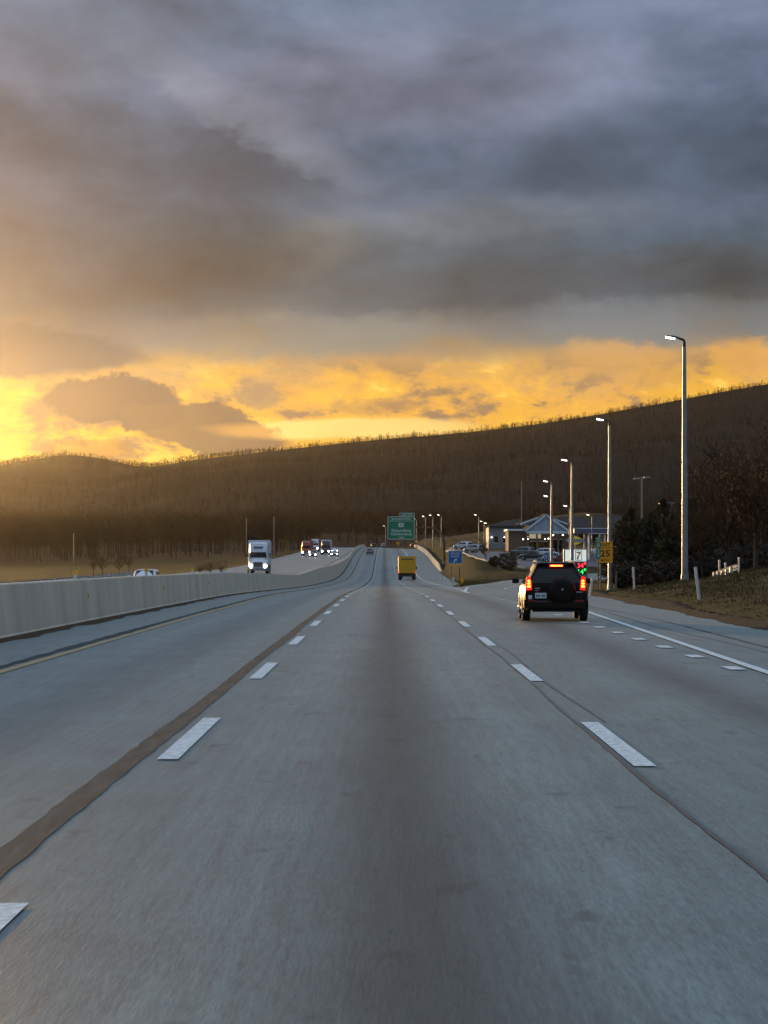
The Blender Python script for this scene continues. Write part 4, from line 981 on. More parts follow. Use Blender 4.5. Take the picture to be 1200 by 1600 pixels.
for px, Y, lab in ((708, 212, 'short white post at the tip of the grassy gore'), (696, 232, 'thin pale post left of the gore tip, second in the row'), (689.5, 262, 'thin pale post in the gore, third in the row')):
    X = (px - CX) / FPX * Y
    root = empty('gore_post', (X, Y, hz(X, Y) - .02)); tag(root, lab, 'post', 'posts in the gore')
    w_ = .12 if px == 708 else .06
    MB().box(-w_, w_, -w_ * .5, w_ * .5, -.1, .85, .02).build('post', M['post_white'], root); MB().box(-w_ * .9, w_ * .9, -w_ * .5 - .006, -w_ * .5 - .001, .55, .78).build('reflector', M['sign_white'], root)
X_ = (722 - CX) / FPX * 235; root = empty('gore_marker', (X_, 235, hz(X_, 235))); tag(root, 'small dull yellow marker on the gore grass right of the white post', 'marker')
MB().prism([(-.16, .35), (0, .2), (.16, .35), (.16, .75), (0, .9), (-.16, .75)], -.02, .0).build('panel', M['refl_yellow'], root); MB().box(-.04, .04, 0, .05, -.2, .8).build('post', M['post_wood'], root)
def guardrail(A, B, n, label, group=None):
    A, B = Vector(A), Vector(B); root = empty('guardrail', (A.x, A.y, hz(A.x, A.y))); tag(root, label, 'guardrail', group)
    d = (B - A); L = d.length; u = d.normalized(); s = Vector((-u.y, u.x)); rows = []
    W = [(0, .42), (.04, .46), (.085, .50), (.04, .55), (.0, .58), (.04, .62), (.085, .66), (.04, .71), (0, .75)]
    m = max(2, n * 2); vs = []; 
    for k in range(m):
        p = A + d * (k / (m - 1)); f_ = k / (m - 1); g = (hz(A.x, A.y) * (1 - f_) + hz(B.x, B.y) * f_) if n < 10 else hz(p.x, p.y)
        for o, z in W: vs.append((p.x - s.x * -o - A.x, p.y - s.y * -o - A.y, g + z - root.location.z))
        for o, z in reversed(W): vs.append((p.x + s.x * (o - .012) - A.x, p.y + s.y * (o - .012) - A.y, g + z - root.location.z))
    q = 2 * len(W); fs = [(k*q+j, k*q+(j+1) % q, (k+1)*q+(j+1) % q, (k+1)*q+j) for k in range(m - 1) for j in range(q)] + [tuple(range(q)), tuple(range(len(vs)-1, len(vs)-q-1, -1))]
    MB().add(vs, fs).build('rail', M['rail'], root, 60)
    for k in range(n):
        p = A + d * ((k + .3) / n); g = hz(p.x, p.y) - root.location.z
        o = MB().box(-.06, .06, -.08, .08, -.4, .70).build('post', M['rail'], root); o.location = (p.x - A.x - s.x * .10, p.y - A.y - s.y * .10, g); o.rotation_euler = (0, 0, math.atan2(u.y, u.x))
    return root
gr_ = guardrail((18.5, 127.4), (18.5, 119.7), 5, 'short sunlit steel guardrail on top of the grass bank at the right')
gr_.location.z -= .12
guardrail((-26.4, 150), (-26.4, 268), 36, 'steel guardrail along the far shoulder of the opposing road, left of the white semi truck')
for px, Y, lab in ((1124, 134, 'thin pale stake behind the left end of the short guardrail'), (1133.5, 137, 'thin pale stake behind the middle of the short guardrail'), (1154.5, 133, 'thin pale stake at the right end of the short guardrail')):
    X = (px - CX) / FPX * Y; root = empty('marker_stake', (X, Y, hz(X, Y))); tag(root, lab, 'stake', 'stakes by the guardrail')
    MB().box(-.05, .05, -.02, .02, -.2, 1.25).build('stake', M['post_white'], root); MB().box(-.055, .055, -.025, .025, 1.252, 1.40).build('cap', M['post_white'], root)

# ------------------------------------------------------------------ service plaza
def kerb_line(name, P, w=.18, h=.14, lift=0.0):
    P = np.array(P, float); d = np.r_[0, np.cumsum(np.hypot(*np.diff(P, axis=0).T))]; n = int(d[-1] / 2.5); t = np.linspace(0, d[-1], n)
    x = np.interp(t, d, P[:, 0]); y = np.interp(t, d, P[:, 1]); tx, ty = np.gradient(x), np.gradient(y); l = np.hypot(tx, ty); nx, ny = -ty / l * w / 2, tx / l * w / 2
    z = hs(x, y) + 0.02; X = np.stack([x + nx, x + nx, x - nx, x - nx], 1); Y = np.stack([y + ny, y + ny, y - ny, y - ny], 1)
    Z = np.stack([z - .2, z + h, z + h, z - .2], 1)
    me = grid_mesh(name, X, Y, Z)
    for p in me.polygons: p.use_smooth = False
    o = link(name, me, mat=M['kerb']); tag(o, kind='structure'); return o
kerb_line('lot_kerb', LOT_A)
kerb_line('ramp_kerb', [(p[0] + .1, p[1]) for p in RAMP_R[5:]])

def gabled_building():
    Y = 430.0; q0 = pix(853, 860, Y); root = empty('plaza_building', (q0.x, Y, hz(q0.x, Y))); tag(root, 'service plaza building with pale blue front gable and white roof edges', 'building')
    L = lambda px, py: (pix(px, py, Y) - root.location)
    ap = L(853.5, 802.5); le = L(819, 829); re = L(890.5, 829); zt = le.z
    lw, rw = L(822, 0).x, L(888, 0).x
    MB().box(lw, rw, 3.0, 16, -1.0, zt).build('wall', M['wall_tan'], root)
    MB().prism([(lw + .1, zt), (rw - .1, zt), (ap.x, ap.z - .30)], .35, .6).build('gable', M['gable_blue'], root)
    for xx in (-1.9, 0, 1.9): MB().box(xx - .04, xx + .04, .32, .349, zt + .02, zt + (ap.z - zt) * (1 - abs(xx) / 4.4) - .35).build('batten', M['trim_white'], root)
    for sx, ex in ((-1, le), (1, re)):
        a, b = Vector((ap.x, 0, ap.z)), Vector((ex.x, 0, zt)); d = (b - a).normalized(); n = Vector((-d.z, 0, d.x)) * (1 if sx > 0 else -1)
        n = n if n.z > 0 else -n
        poly = [(p.x, p.z) for p in (a, b, b - n * .34, a - n * .34)]
        MB().prism(poly, .0, .30).build('barge_board', M['trim_white'], root)
        poly = [(p.x, p.z) for p in (a + n * .10, b + n * .10, b + n * .004, a + n * .004)]
        MB().prism(poly, .02, 12).build('roof', M['roof'], root)
        # wide rear gable
        e2 = L(814.5 if sx < 0 else 890.5, 817); b2 = Vector((e2.x, 0, e2.z)); a2 = Vector((ap.x, 0, ap.z - .15))
        d2 = (b2 - a2).normalized(); n2 = Vector((-d2.z, 0, d2.x)); n2 = n2 if n2.z > 0 else -n2
        MB().prism([(p.x, p.z) for p in (a2, b2, b2 - n2 * .30, a2 - n2 * .30)], 4.0, 4.3).build('barge_board', M['trim_white'], root)
        MB().prism([(p.x, p.z) for p in (a2 + n2 * .1, b2 + n2 * .1, b2 + n2 * .004, a2 + n2 * .004)], 4.02, 20).build('roof', M['roof'], root)
    MB().prism([(L(817, 0).x, L(0, 818).z), (L(888, 0).x, L(0, 818).z), (ap.x, ap.z - .6)], 4.35, 4.5).build('rear_gable', M['wall_grey'], root)
    for px in (822.5, 887.5, 838, 871):
        x = L(px, 0).x; MB().box(x - .16, x + .16, .4, .72, -.8, zt - .005).build('column', M['wall_tan'], root)
    MB().box(lw, rw, .38, .68, zt - .55, zt - .05).build('beam', M['trim_white'], root)
    a, b = L(829, 841), L(847, 834)
    w_ = MB().box(a.x, b.x, 2.95, 2.99, a.z, b.z).build('window', M['window_lit'], root)
    MB().box(a.x - .08, a.x - .002, 2.9, 2.99, a.z, b.z).build('frame', M['trim_white'], w_)
    for a, b in ((L(830, 862), L(841, 846)), (L(864, 862), L(880, 843)), (L(845, 862), L(858, 846))):
        w_ = MB().box(a.x, b.x, 2.95, 2.99, max(a.z, -.2), b.z).build('window', M['glass'], root); MB().box(a.x, b.x, 2.92, 2.949, b.z, b.z + .1).build('frame', M['trim_white'], w_)
    for px, py in ((824.5, 838.5), (817.5, 842.5), (825, 842), (852, 842), (857.5, 841.5), (865, 836), (880, 836)):
        q = L(px, py); MB().lathe([(0, -.12), (.1, -.08), (.12, 0), (.08, .08), (0, .1)], 10, 'z', (q.x, .9 if 822 < px < 888 else .3, q.z)).build('wall_lamp', M['lamp_on'], root)
    # low wing on the left with flat white fascia
    a, b = L(796, 829), L(821.5, 826.5)
    MB().box(a.x, lw - .02, 3.5, 14, -1, a.z).build('wing_wall', M['wall_tan'], root); MB().box(a.x - .3, lw - .03, 2.8, 14.2, a.z + .002, a.z + .32).build('fascia', M['trim_white'], root)
    return root
gabled_building()
def grey_building():
    Y = 470.0; q0 = pix(790, 862, Y); root = empty('grey_building', (q0.x, Y, hz(q0.x, Y))); tag(root, 'long grey building with low brown roof left of the gabled plaza building', 'building')
    L = lambda px, py: (pix(px, py, Y) - root.location)
    a, b = L(764, 862), L(817, 822); e0, e1 = L(760, 822), L(820, 821)
    MB().box(a.x, b.x, 0, 14, -1.5, b.z).build('wall', M['wall_grey'], root)
    rz_ = L(0, 812).z
    MB().add([(e0.x, -.5, b.z), (e1.x, -.5, b.z), (e1.x - .5, 7, rz_ + .3), (e0.x + 4.5, 7, rz_), (e1.x, 14.5, b.z), (e0.x, 14.5, b.z), (e0.x, -.5, b.z - .15), (e1.x, -.5, b.z - .15), (e1.x, 14.5, b.z - .15), (e0.x, 14.5, b.z - .15)],
             [(0, 1, 2, 3), (3, 2, 4, 5), (0, 3, 5), (1, 4, 2), (0, 6, 7, 1), (1, 7, 8, 4), (4, 8, 9, 5), (5, 9, 6, 0), (6, 9, 8, 7)]).build('roof', M['roof'], root)
    for px in (772, 786, 800):
        c, d = L(px, 848), L(px + 6, 838); w_ = MB().box(c.x, d.x, -.05, -.005, c.z, d.z).build('window', M['glass'], root); MB().box(c.x - .05, d.x + .05, -.08, -.001, c.z - .12, c.z - .01).build('sill', M['trim_white'], w_)
    for px, py in ((768, 839.5), (788, 839.5)):
        q = L(px, py); MB().lathe([(0, -.1), (.1, -.06), (.1, .06), (0, .1)], 8, 'z', (q.x, -.2, q.z)).build('wall_lamp', M['lamp_on'], root)
grey_building()
def rear_building():
    Y = 520.; q0 = pix(920, 850, Y); root = empty('rear_building', (q0.x, Y, hz(q0.x, Y))); tag(root, 'long low building with broad brown-grey roof behind the fuel canopy', 'building')
    L = lambda px, py: (pix(px, py, Y) - root.location)
    a, b = L(868, 828), L(985, 806)
    MB().box(a.x + .6, b.x - .6, .6, 17, -3, a.z - .05).build('wall', M['wall_tan'], root)
    MB().prism([(0, 0), (1, 0), (.985, 1), (.015, 1)], 0, 1)
    MB().add([(a.x, 0, a.z), (b.x, 0, a.z), (b.x - 1, 9, b.z), (a.x + 1, 9, b.z), (b.x, 18, a.z), (a.x, 18, a.z)], [(0, 1, 2, 3), (3, 2, 4, 5), (0, 3, 5), (1, 4, 2), (0, 5, 4, 1)]).build('roof', M['roof'], root)
    for px in (905, 925, 947):
        c, d = L(px, 846), L(px + 9, 834); w_ = MB().box(c.x, d.x, .54, .598, c.z, d.z).build('window', M['glass'], root); MB().box(c.x, d.x, .50, .539, d.z, d.z + .15).build('frame', M['trim_white'], w_)
rear_building()
def fuel_canopy():
    Y = 385.; q0 = pix(925, 862, Y); root = empty('fuel_canopy', (q0.x, Y, hz(q0.x, Y))); tag(root, 'dark fuel station canopy with white edge lines and yellow arrow logo', 'canopy')
    L = lambda px, py: (pix(px, py, Y) - root.location)
    a, b = L(897, 833), L(966, 826)
    f = MB().box(a.x, b.x, 0, 10, a.z, b.z).build('canopy_deck', M['canopy'], root)
    MB().box(a.x - .02, b.x + .02, -.03, 10.02, b.z + .002, b.z + .10).build('edge_trim', M['trim_white'], f); MB().box(L(918, 0).x, b.x + .02, -.03, -.002, a.z - .10, a.z - .0).build('edge_trim', M['trim_white'], f)
    for px in (919, 944, 962):
        x = L(px, 0).x; MB().box(x - .14, x + .14, .5, .78, -.4, a.z - .002).build('column', M['trim_white'], root); MB().box(x - .14, x + .14, 8.5, 8.78, -.4, a.z - .002).build('column', M['trim_white'], root)
        MB().box(x - .5, x + .5, 2.2, 2.9, .0, 1.8, .05).build('fuel_pump', M['car_silver'], root)
    # logo: yellow diamond with navy name band
    c = L(899, 844.5); s = 1.15
    lg = MB().prism([(-1.55, 0), (0, .78), (1.75, 0), (0, -.78)], -.35, -.25).build('logo_diamond', M['logo_yellow'], root); lg.location = (c.x, 0, c.z)
    bd = MB().box(-1.95, 1.95, -.40, -.352, -.27, .27, .02).build('name_band', M['canopy'], lg)
    lettering('SUNOCO', bd, (0, -.405, 0), .60, M['sign_white'], 1.2)
    MB().box(-.06, .06, -.2, -.1, -c.z - .3, .6).build('logo_post', M['dark_metal'], lg)
fuel_canopy()
def hill_house():
    Y = 620.; q0 = pix(1043, 797, Y); g = hz(q0.x, Y); root = empty('hill_house', (q0.x, Y, min(g, q0.z))); tag(root, 'small pale flat roofed building on the hillside above the evergreens', 'building')
    L = lambda px, py: (pix(px, py, Y) - root.location)
    a, b = L(1035.5, 792), L(1050.5, 786.5)
    MB().box(a.x, b.x, 0, 6, -4, b.z).build('wall', M['wall_tan'], root); MB().box(L(1032, 0).x, L(1053, 0).x, -.8, 6.5, b.z + .002, b.z + .35).build('roof', M['sign_back'], root)
    for k in range(3):
        x = a.x + .35 + k * .85; w_ = MB().box(x, x + .5, -.04, -.002, a.z + .15, b.z - .12).build('window', M['sign_white'], root); MB().box(x, x + .5, -.06, -.041, a.z + .35, a.z + .40).build('frame', M['trim'], w_)
hill_house()

# parked vehicles
for lab, px, Y, pt, kd, rz in (
    ('white utility vehicle parked in front of the gabled plaza building', 847, 398, 'car_white', 'suv', 62),
    ('silver sedan parked nearest the ramp, left of the fuel price sign', 866, 380, 'car_silver', 'sedan', 70),
    ('black sedan parked left of the silver sedan', 831, 384, 'car_black', 'sedan', 75),
    ('dark utility vehicle parked at the left end of the plaza lot', 816, 404, 'car_grey', 'suv', 55),
    ('dark red utility vehicle parked behind the fuel price sign', 879, 372, 'car_red', 'suv', 60),
    ('pale utility vehicle parked on the lot right of the fuel canopy logo', 935, 405, 'car_white', 'suv', 80),
    ('white utility vehicle parked right of the overhead sign post', 724, 452, 'car_white', 'suv', 40),
    ('silver utility vehicle parked next to the white one near the overhead sign post', 741, 428, 'car_silver', 'suv', 40)):
    c = make_car('parked_car', lab, 'car', pt, kd, 'cars parked at the service plaza')
    X = (px - CX) / FPX * Y; c.location = (X, Y, hz(X, Y) + .02); c.rotation_euler = (0, 0, R(rz))

# ------------------------------------------------------------------ trees
def grow(seed, h, levels=4, spread=.62, twigs=3, lean=0.0):
    rs = random.Random(seed); segs = []
    def br(p, d, L, r, lv):
        n = 4 if lv == 0 else 3; q = p
        for k in range(n):
            d2 = (d + Vector((rs.uniform(-1, 1), rs.uniform(-1, 1), rs.uniform(-.3, .7))) * (.10 if lv == 0 else .20)).normalized()
            e = q + d2 * (L / n); r2 = r * (1 - .55 * (k + 1) / n) ; segs.append((q.copy(), r * (1 - .55 * k / n), e.copy(), r2, lv)); d = d2
            if lv < levels and (k > 0 or lv > 0):
                for _ in range(rs.choice((2, 3)) if lv else rs.choice((2, 3, 4))):
                    ax = Vector((rs.uniform(-1, 1), rs.uniform(-1, 1), rs.uniform(-.2, .5))).normalized()
                    br(e, (d * (1 - spread) + ax * spread + Vector((0, 0, .22))).normalized(), L * rs.uniform(.42, .68), r2 * .62, lv + 1)
            q = e
    br(Vector((0, 0, -.2)), Vector((lean, 0, 1)).normalized(), h * .62, h * .018 + .03, 0)
    return segs
def cone_mesh(name, segs, n=3, minr=.006):
    vs, fs = [], []
    for p, r0, q, r1, lv in segs:
        d = (q - p)
        if d.length < 1e-4: continue
        d.normalize(); a = d.orthogonal().normalized(); b = d.cross(a); k0 = len(vs); m = n + 3 if lv == 0 else n
        for c, r in ((p, max(r0, minr)), (q, max(r1, minr))):
            for k in range(m): t = 2 * math.pi * k / m; vs.append(c + a * (math.cos(t) * r) + b * (math.sin(t) * r))
        fs += [(k0+k, k0+(k+1) % m, k0+m+(k+1) % m, k0+m+k) for k in range(m)]
    return MB().add(vs, fs)
def bare_variant(seed, h, leaves=0, lean=0.0, levels=3):
    sg = grow(seed, h, levels, lean=lean); rs = random.Random(seed + 99)
    tr = cone_mesh('trunk', [s for s in sg if s[4] == 0], 5).mesh('trunk', 50)
    cb = cone_mesh('crown', [s for s in sg if s[4] > 0], 3, .012)
    cr = cb.mesh('crown'); cr.materials.append(M['twig']); tr.materials.append(M['bark'])
    lf = None
    if leaves:
        mb = MB(); tips = [s[2] for s in sg if s[4] >= 2]
        for _ in range(leaves):
            c = rs.choice(tips) + Vector((rs.gauss(0, .15), rs.gauss(0, .15), rs.gauss(0, .12))); u = Vector((rs.gauss(0, 1), rs.gauss(0, 1), rs.gauss(0, 1))).normalized(); v = u.orthogonal().normalized(); s = rs.uniform(.05, .11)
            mb.add([c - u * s, c + v * s * .6, c + u * s, c - v * s * .6], [(0, 1, 2, 3)])
        lf = bpy.data.meshes.new('leaves'); lf.from_pydata(mb.v, [], mb.f); lf.materials.append(M['dead_leaf'])
    return tr, cr, lf
def put_tree(var, X, Y, s, rz, name, label, group, cat='tree'):
    root = empty(name, (X, Y, hz(X, Y) - .1), rz); root.scale = (s, s, s); tag(root, label, cat, group)
    link('trunk', var[0], root); c = link('crown', var[1], root)
    if var[2]: link('dead_leaves', var[2], c)
    return root
BV = [bare_variant(3, 9.0, 900), bare_variant(17, 9.5, 500, .06), bare_variant(29, 8.5, 1300), bare_variant(41, 9.2, 300, -.05)]
bare = [(1075, 172, .80, 'bare tree rising just right of the nearest light pole, behind the bank'), (1098, 150, .78, 'bare tree behind the left end of the short guardrail'), (1121, 162, .98, 'bare tree directly behind the short guardrail'),
        (1140, 146, .88, 'bare tree behind the right end of the short guardrail'), (1153, 168, 1.05, 'tall bare tree in the row right of the short guardrail, set back'), (1168, 150, .95, 'bare brown tree right of the short guardrail, second from the frame edge group'),
        (1182, 140, .92, 'bare tree near the right edge above the bank, left of the edge tree'), (1197, 152, 1.0, 'bare tree at the very right edge of the view'), (1214, 140, 1.0, 'bare tree cut by the right edge of the view'),
        (1110, 190, 1.0, 'bare tree deep in the thicket behind the guardrail'), (1132, 198, 1.12, 'tall bare tree deepest in the thicket on the right'), (1165, 195, 1.15, 'tallest bare tree at the back of the right thicket'), (1192, 190, 1.15, 'tall bare tree at the back near the right edge')]
for k, (px, Y, s, lab) in enumerate(bare):
    X = (px - CX) / FPX * Y; put_tree(BV[k % 4], X, Y, s * (.98 if px > 1120 else .84), k * 1.7, 'bare_tree', lab, 'bare trees on the right bank')
for k, (px, Y, s, lab) in enumerate(((146, 330, .30, 'small bare sapling in the left field, leftmost of the clump'), (160, 338, .36, 'bare sapling in the left field beside the yellow barrier marker'), (186, 335, .34, 'bare sapling in the left field left of the white car roof'), (201, 345, .38, 'bare sapling in the left field just above the white car roof'),
                                     (760, 372, .42, 'small leafless tree in front of the grey plaza building'))):
    X = (px - CX) / FPX * Y; put_tree(BV[(k + 1) % 4], X, Y, s, k * 2.1, 'sapling', lab, 'small bare trees')

def evergreen(seed, h, w):
    rs = random.Random(seed); tr = MB().path([(0, 0, -.3), (0, 0, h * .5), (0, 0, h * .96)], [h * .022 + .03, h * .014, .015], 8).mesh('trunk', 50); tr.materials.append(M['bark'])
    mb = MB()
    for i in range(int(330 * h / 5)):
        z = h * (.06 + .94 * rs.random() ** .85); t = z / h; rad = w * (1 - t) ** .75 * rs.uniform(.55, 1.12) * (.55 + .45 * min(1, t / .18)); a = rs.uniform(0, 6.283)
        d = Vector((math.cos(a), math.sin(a), rs.uniform(.05, .5))).normalized(); base = Vector((0, 0, z * .97)); n = max(2, int(rad / .22))
        for k in range(n):
            c = base + d * (rad * (k + 1) / n) + Vector((rs.gauss(0, .07), rs.gauss(0, .07), rs.gauss(0, .07)))
            for _ in range(5):
                u = (d * .8 + Vector((rs.gauss(0, .6), rs.gauss(0, .6), rs.gauss(.15, .6)))).normalized(); v = u.orthogonal().normalized(); v = (v * math.cos(a * 3) + u.cross(v) * math.sin(a * 3)); s = rs.uniform(.14, .30)
                mb.add([c - v * s * .28, c + u * s, c + v * s * .28], [(0, 1, 2)])
    cr = bpy.data.meshes.new('crown'); cr.from_pydata(mb.v, [], mb.f); cr.materials.append(M['needle'])
    return tr, cr, None
EV = [evergreen(5, 5.4, 2.2), evergreen(8, 6.0, 2.4), evergreen(13, 4.6, 2.1)]
ev = [(969, 172, .95, 'dark evergreen just right of the second nearest light pole'), (985, 163, 1.0, 'dark evergreen behind the white delineator post, second from the pole'), (1003, 175, 1.15, 'taller evergreen below the floodlight mast'), (1019, 160, 1.0, 'dark evergreen between the two nearest light poles, in the middle'), (1037, 168, 1.1, 'evergreen below the hillside building'), (1052, 156, 1.1, 'evergreen immediately left of the nearest light pole'), (1066, 176, 1.2, 'evergreen directly behind the nearest light pole'), (1082, 158, 1.08, 'evergreen immediately right of the nearest light pole'), (1100, 168, 1.05, 'evergreen among the bare trees behind the guardrail')]
for k, (px, Y, s, lab) in enumerate(ev):
    X = (px - CX) / FPX * Y; put_tree(EV[k % 3], X, Y, s, k * 1.3, 'evergreen_tree', lab, 'evergreens on the right')
def shrub(px, Y, r, label, sc=(1, 1, 1)):
    X = (px - CX) / FPX * Y; rs = random.Random(int(px)); root = empty('shrub', (X, Y, hz(X, Y))); root.scale = sc; tag(root, label, 'shrub', 'shrubs beside the road and plaza')
    MB().path([(0, 0, -.2), (.05, 0, r * .5), (0, .05, r)], [.09, .07, .04], 6).build('trunk', M['bark'], root)
    mb = MB()
    for _ in range(2600):
        d = Vector((rs.gauss(0, 1), rs.gauss(0, 1), rs.gauss(0, 1))).normalized(); c = d * (r * rs.uniform(.35, 1) ** .5 * (1 + .14 * math.sin(d.x * 5 + d.z * 7))); c.z = c.z * .92 + r * .85
        if c.z < .02: c.z = rs.uniform(.02, .3)
        u = Vector((rs.gauss(0, 1), rs.gauss(0, 1), rs.gauss(0, 1))).normalized(); v = u.orthogonal().normalized(); s = rs.uniform(.06, .14)
        mb.add([c - u * s, c + v * s * .7, c + u * s, c - v * s * .7], [(0, 1, 2, 3)])
    me = bpy.data.meshes.new('crown'); me.from_pydata(mb.v, [], mb.f); link('crown', me, root, M['shrub'])
shrub(793, 352, 1.65, 'large round russet shrub on the plaza slope, left of the dark utility vehicle')
shrub(772, 362, .9, 'smaller russet shrub left of the large round one')
for k_, (px_, Y_, r_, l_) in enumerate(((1064, 150, 1.2, 'dark brush at the foot of the evergreens just left of the nearest light pole'), (1088, 152, 1.3, 'dark brush just right of the nearest light pole base'), (1112, 158, 1.4, 'dark brush behind the left end of the short guardrail'), (1146, 156, 1.5, 'dark brush behind the right end of the short guardrail'), (1172, 150, 1.5, 'dark brush under the bare trees, second from the right edge'), (1196, 148, 1.5, 'dark brush under the bare trees at the right edge'), (976, 158, 1.1, 'dark brush right of the second nearest light pole base'), (1024, 150, 1.0, 'dark brush under the middle evergreens'))):
    shrub(px_, Y_, r_, l_)
for k, (px, Y, sc_, lab) in enumerate(((312, 300, .26, 'low brown bush, leftmost of the clump left of the nearest white semi truck'), (328, 306, .30, 'brown bush in the middle of the clump left of the nearest white semi truck'), (346, 300, .33, 'brown bush in the clump closest to the nearest white semi truck'))):
    X = (px - CX) / FPX * Y; t_ = put_tree(BV[(k + 2) % 4], X, Y, sc_, k * 2.3, 'bush', lab, 'bushes at the field edge', 'bush'); t_.scale = (sc_ * 1.6, sc_ * 1.6, sc_ * .62); t_.location.z -= 1.5 * sc_

# ------------------------------------------------------------------ mountain and woods
def ridge():
    P = [(-2800, 760), (-1500, 756), (-600, 748), (-200, 730), (0, 727), (60, 716), (105, 711), (150, 715), (225, 729), (300, 719), (440, 703), (600, 686), (700, 678), (850, 661), (1000, 636), (1200, 600), (1500, 572), (2200, 620), (3300, 720)]
    f = spl(P); pxs = np.concatenate([np.linspace(-2800, -250, 50), np.linspace(-220, 1420, 230), np.linspace(1450, 3300, 45)])
    v = np.concatenate([np.linspace(0, 1, 46), 1 + np.linspace(.05, .6, 8)])
    PX, VV = np.meshgrid(pxs, v)
    crest = np.array(f(PX)); Yc = 3600.0; zc = (HOR - crest) / FPX * Yc + CAMH
    X = (PX - CX) / FPX * Yc; Y = 1750 + VV * (Yc - 1750)
    rel = np.where(VV <= 1, VV ** 1.08, 1 - (VV - 1) * 1.3)
    bump = (np.sin(X * .011 + 2 * np.sin(Y * .003)) * np.sin(Y * .006 + X * .002) * 9 + np.sin(X * .031) * np.sin(Y * .017) * 3) * np.clip(np.minimum(VV * 3, np.abs(1 - VV) * 4), 0, 1)
    Z = 6 + (zc - 6) * rel + bump
    return X, Y, Z
MX, MY, MZ = ridge()
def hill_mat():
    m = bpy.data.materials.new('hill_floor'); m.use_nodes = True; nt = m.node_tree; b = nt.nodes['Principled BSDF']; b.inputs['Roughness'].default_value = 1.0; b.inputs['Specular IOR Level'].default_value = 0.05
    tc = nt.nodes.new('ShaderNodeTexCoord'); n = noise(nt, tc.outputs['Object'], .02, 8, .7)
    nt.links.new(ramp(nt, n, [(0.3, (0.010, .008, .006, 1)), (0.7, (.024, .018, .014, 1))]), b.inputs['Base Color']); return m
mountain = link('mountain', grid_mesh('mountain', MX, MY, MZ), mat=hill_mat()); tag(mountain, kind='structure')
def tree_template(seed, nb, thick):
    """unit-height leafless tree from pointed three-sided limbs"""
    rs = random.Random(seed); L = [((0, 0, 0), (rs.uniform(-.05, .05), rs.uniform(-.05, .05), .92), thick)]
    for _ in range(nb):
        z = rs.uniform(.28, .82); a = rs.uniform(0, 6.283); l = rs.uniform(.16, .36) * (1.15 - abs(z - .5)); up = rs.uniform(.5, 1.2)
        p = (0.0, 0.0, z); q = (math.cos(a) * l, math.sin(a) * l, min(1.0, z + l * up)); L.append((p, q, thick * .5))
        if nb > 14:
            for _ in range(2):
                t = rs.uniform(.3, .8); m = [p[k] + (q[k] - p[k]) * t for k in range(3)]; b = a + rs.uniform(-1.1, 1.1); l2 = l * .55
                L.append((tuple(m), (m[0] + math.cos(b) * l2, m[1] + math.sin(b) * l2, m[2] + l2 * rs.uniform(.4, 1.3)), thick * .32))
    V, T = [], []
    for p, q, r in L:
        d = Vector(q) - Vector(p); d.normalize(); a = d.orthogonal().normalized(); b = d.cross(a); k = len(V)
        for j in range(3): t = 2.094 * j; V.append(Vector(p) + a * (math.cos(t) * r) + b * (math.sin(t) * r))
        V.append(Vector(q)); T += [(k, k+1, k+3), (k+1, k+2, k+3), (k+2, k, k+3)]
    return np.array([tuple(v) for v in V]), np.array(T)
def forest(name, label, P, H, templates, m, wide=1.0):
    """one mesh holding a wood that reads as a single mass"""
    VV, TT, off = [], [], 0; pick = rng.integers(0, len(templates), len(P))
    for k, (tv, tt) in enumerate(templates):
        idx = np.where(pick == k)[0]
        if not len(idx): continue
        a = rng.uniform(0, 6.283, len(idx)); c, s = np.cos(a), np.sin(a); h = H[idx]; w = h * wide
        x = (tv[None, :, 0] * c[:, None] - tv[None, :, 1] * s[:, None]) * w[:, None] + P[idx, 0][:, None]; y = (tv[None, :, 0] * s[:, None] + tv[None, :, 1] * c[:, None]) * w[:, None] + P[idx, 1][:, None]; z = tv[None, :, 2] * h[:, None] + P[idx, 2][:, None]
        VV.append(np.stack([x, y, z], 2).reshape(-1, 3)); n = len(tv)
        TT.append((tt[None] + (np.arange(len(idx)) * n)[:, None, None] + off).reshape(-1, 3)); off += n * len(idx)
    o = link(name, np_mesh(name, np.concatenate(VV), np.concatenate(TT)), mat=m); tag(o, label, 'woods', kind='stuff'); return o
def on_mountain(n, vlo, vhi, pxlo=-330, pxhi=1530):
    iv = rng.uniform(vlo, vhi, n); ip = rng.uniform(pxlo, pxhi, n); pxs = MX[0] / 3600.0 * FPX + CX; vv = (MY[:, 0] - 1750) / (3600 - 1750)
    j = np.clip(np.searchsorted(pxs, ip) - 1, 0, len(pxs) - 2); i = np.clip(np.searchsorted(vv, iv) - 1, 0, len(vv) - 2)
    a = (ip - pxs[j]) / (pxs[j+1] - pxs[j]); b = (iv - vv[i]) / (vv[i+1] - vv[i])
    z = MZ[i, j] * (1-a) * (1-b) + MZ[i, j+1] * a * (1-b) + MZ[i+1, j] * (1-a) * b + MZ[i+1, j+1] * a * b
    return np.stack([(ip - CX) / FPX * 3600.0, 1750 + iv * (3600 - 1750), z - .5], 1)
FT = [tree_template(s, 8, .030) for s in (1, 2, 3, 4, 5)]
PM = on_mountain(17000, 0.0, 1.0); PC = on_mountain(4200, .955, 1.02)
FC = [tree_template(s, 13, .022) for s in (21, 22, 23, 24, 25, 26)]
clump = .55 + .45 * np.sin(PC[:, 0] * .021 + 1.3 * np.sin(PC[:, 0] * .0077)) * np.sin(PC[:, 0] * .053)
forest('mountain_woods', 'leafless woods covering the dark mountain ridge across the background', PM, rng.uniform(6, 13, len(PM)), FT, M['wood_far'], 1.15)
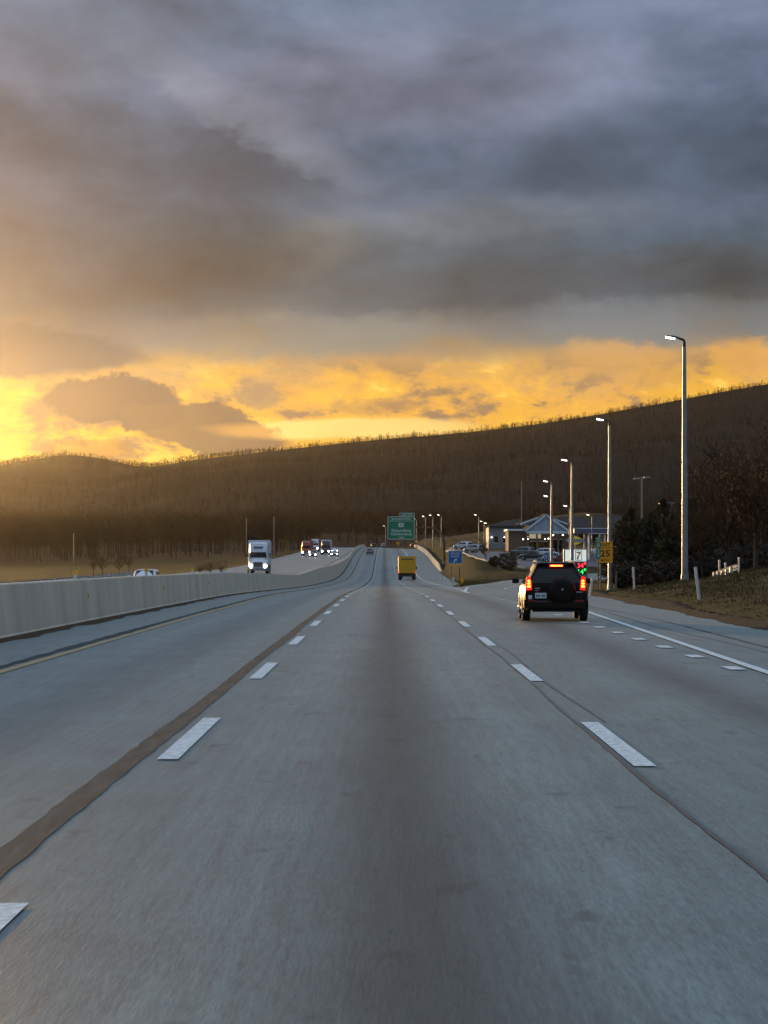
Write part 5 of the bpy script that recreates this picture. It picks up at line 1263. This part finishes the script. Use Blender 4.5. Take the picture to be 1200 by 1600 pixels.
forest('ridge_woods', 'fringe of bare trees along the mountain crest against the sunset', PC, 3.0 + 6.5 * clump * rng.uniform(.3, 1.1, len(PC)) + rng.uniform(0, 2, len(PC)), FC, M['wood_far'], 1.25)
MT = [tree_template(s, 22, .011) for s in (11, 12, 13, 14, 15, 16)]
def lowland(n):
    y = rng.uniform(210, 1750, n * 3); x = rng.uniform(-.30, .30, n * 3) * y
    left = (x < -30) & (y > 610 + rng.uniform(0, 25, n * 3) + np.clip(-x - 30, 0, 400) * .12)
    mid = (y > 1120) | ((x > 14) & (y > 960)); right = ((x > 105) & (y > 560)) | ((x > y * .138) & (y > 215) & (y < 700))
    k = (left | mid | right); x, y = x[k][:n], y[k][:n]
    return np.stack([x, y, hs(x, y) - .3], 1)
PL = lowland(6500)
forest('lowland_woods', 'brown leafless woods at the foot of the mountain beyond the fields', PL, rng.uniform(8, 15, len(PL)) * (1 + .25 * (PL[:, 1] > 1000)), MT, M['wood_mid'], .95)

# ------------------------------------------------------------------ grass on the near bank and gore
def grass():
    n = 60000; y = rng.uniform(44, 150, n); x = edgeR(y) + .35 + rng.uniform(0, 1, n) ** 1.2 * 16
    n2 = 9000; y2 = rng.uniform(206, 330, n2); x2 = np.interp(y2, [206, 260, 330], [6.8, 8.8, 10.2]) + rng.uniform(0, 1, n2) * np.interp(y2, [206, 240, 278, 330], [.2, .8, 4, 13])
    x, y = np.concatenate([x, x2]), np.concatenate([y, y2]); n = len(x)
    clump = .5 + .5 * np.sin(x * 1.9 + 2 * np.sin(y * .45)) * np.sin(y * .8 + x * .5); z = hs(x, y) - .03
    h = rng.uniform(.05, .17, n) * (.5 + clump) * np.clip((x - np.where(y < 205, edgeR(y), 6)) * .5, .35, 1.2); a = rng.uniform(0, 6.283, n); w = rng.uniform(.012, .03, n); lx, ly = rng.normal(0, .06, n), rng.normal(0, .06, n)
    v = np.stack([np.stack([x - np.cos(a) * w, y - np.sin(a) * w, z], 1), np.stack([x + np.cos(a) * w, y + np.sin(a) * w, z], 1), np.stack([x + lx, y + ly, z + h], 1)], 1).reshape(-1, 3)
    o = link('grass', np_mesh('grass', v, np.arange(3 * n).reshape(-1, 3)), mat=M['grass']); tag(o, 'dry tan and olive grass on the roadside bank and in the gore', 'grass', kind='stuff')
grass()

# ------------------------------------------------------------------ haze lit by the low sun
def haze():
    o = MB().box(-2900, 2900, -250, 4900, -30, 360).build('haze', None); tag(o, 'thin evening haze filling the valley air', 'haze', kind='stuff')
    m = bpy.data.materials.new('haze_air'); m.use_nodes = True; nt = m.node_tree; nt.nodes.clear()
    out = nt.nodes.new('ShaderNodeOutputMaterial'); pv = nt.nodes.new('ShaderNodeVolumePrincipled')
    pv.inputs['Color'].default_value = (0.96, 0.86, 0.66, 1); pv.inputs['Density'].default_value = HAZE_DENSITY; pv.inputs['Anisotropy'].default_value = HAZE_G
    nt.links.new(pv.outputs[0], out.inputs['Volume']); o.data.materials.append(m)
HAZE_DENSITY, HAZE_G = 0.000015, 0.925
haze()
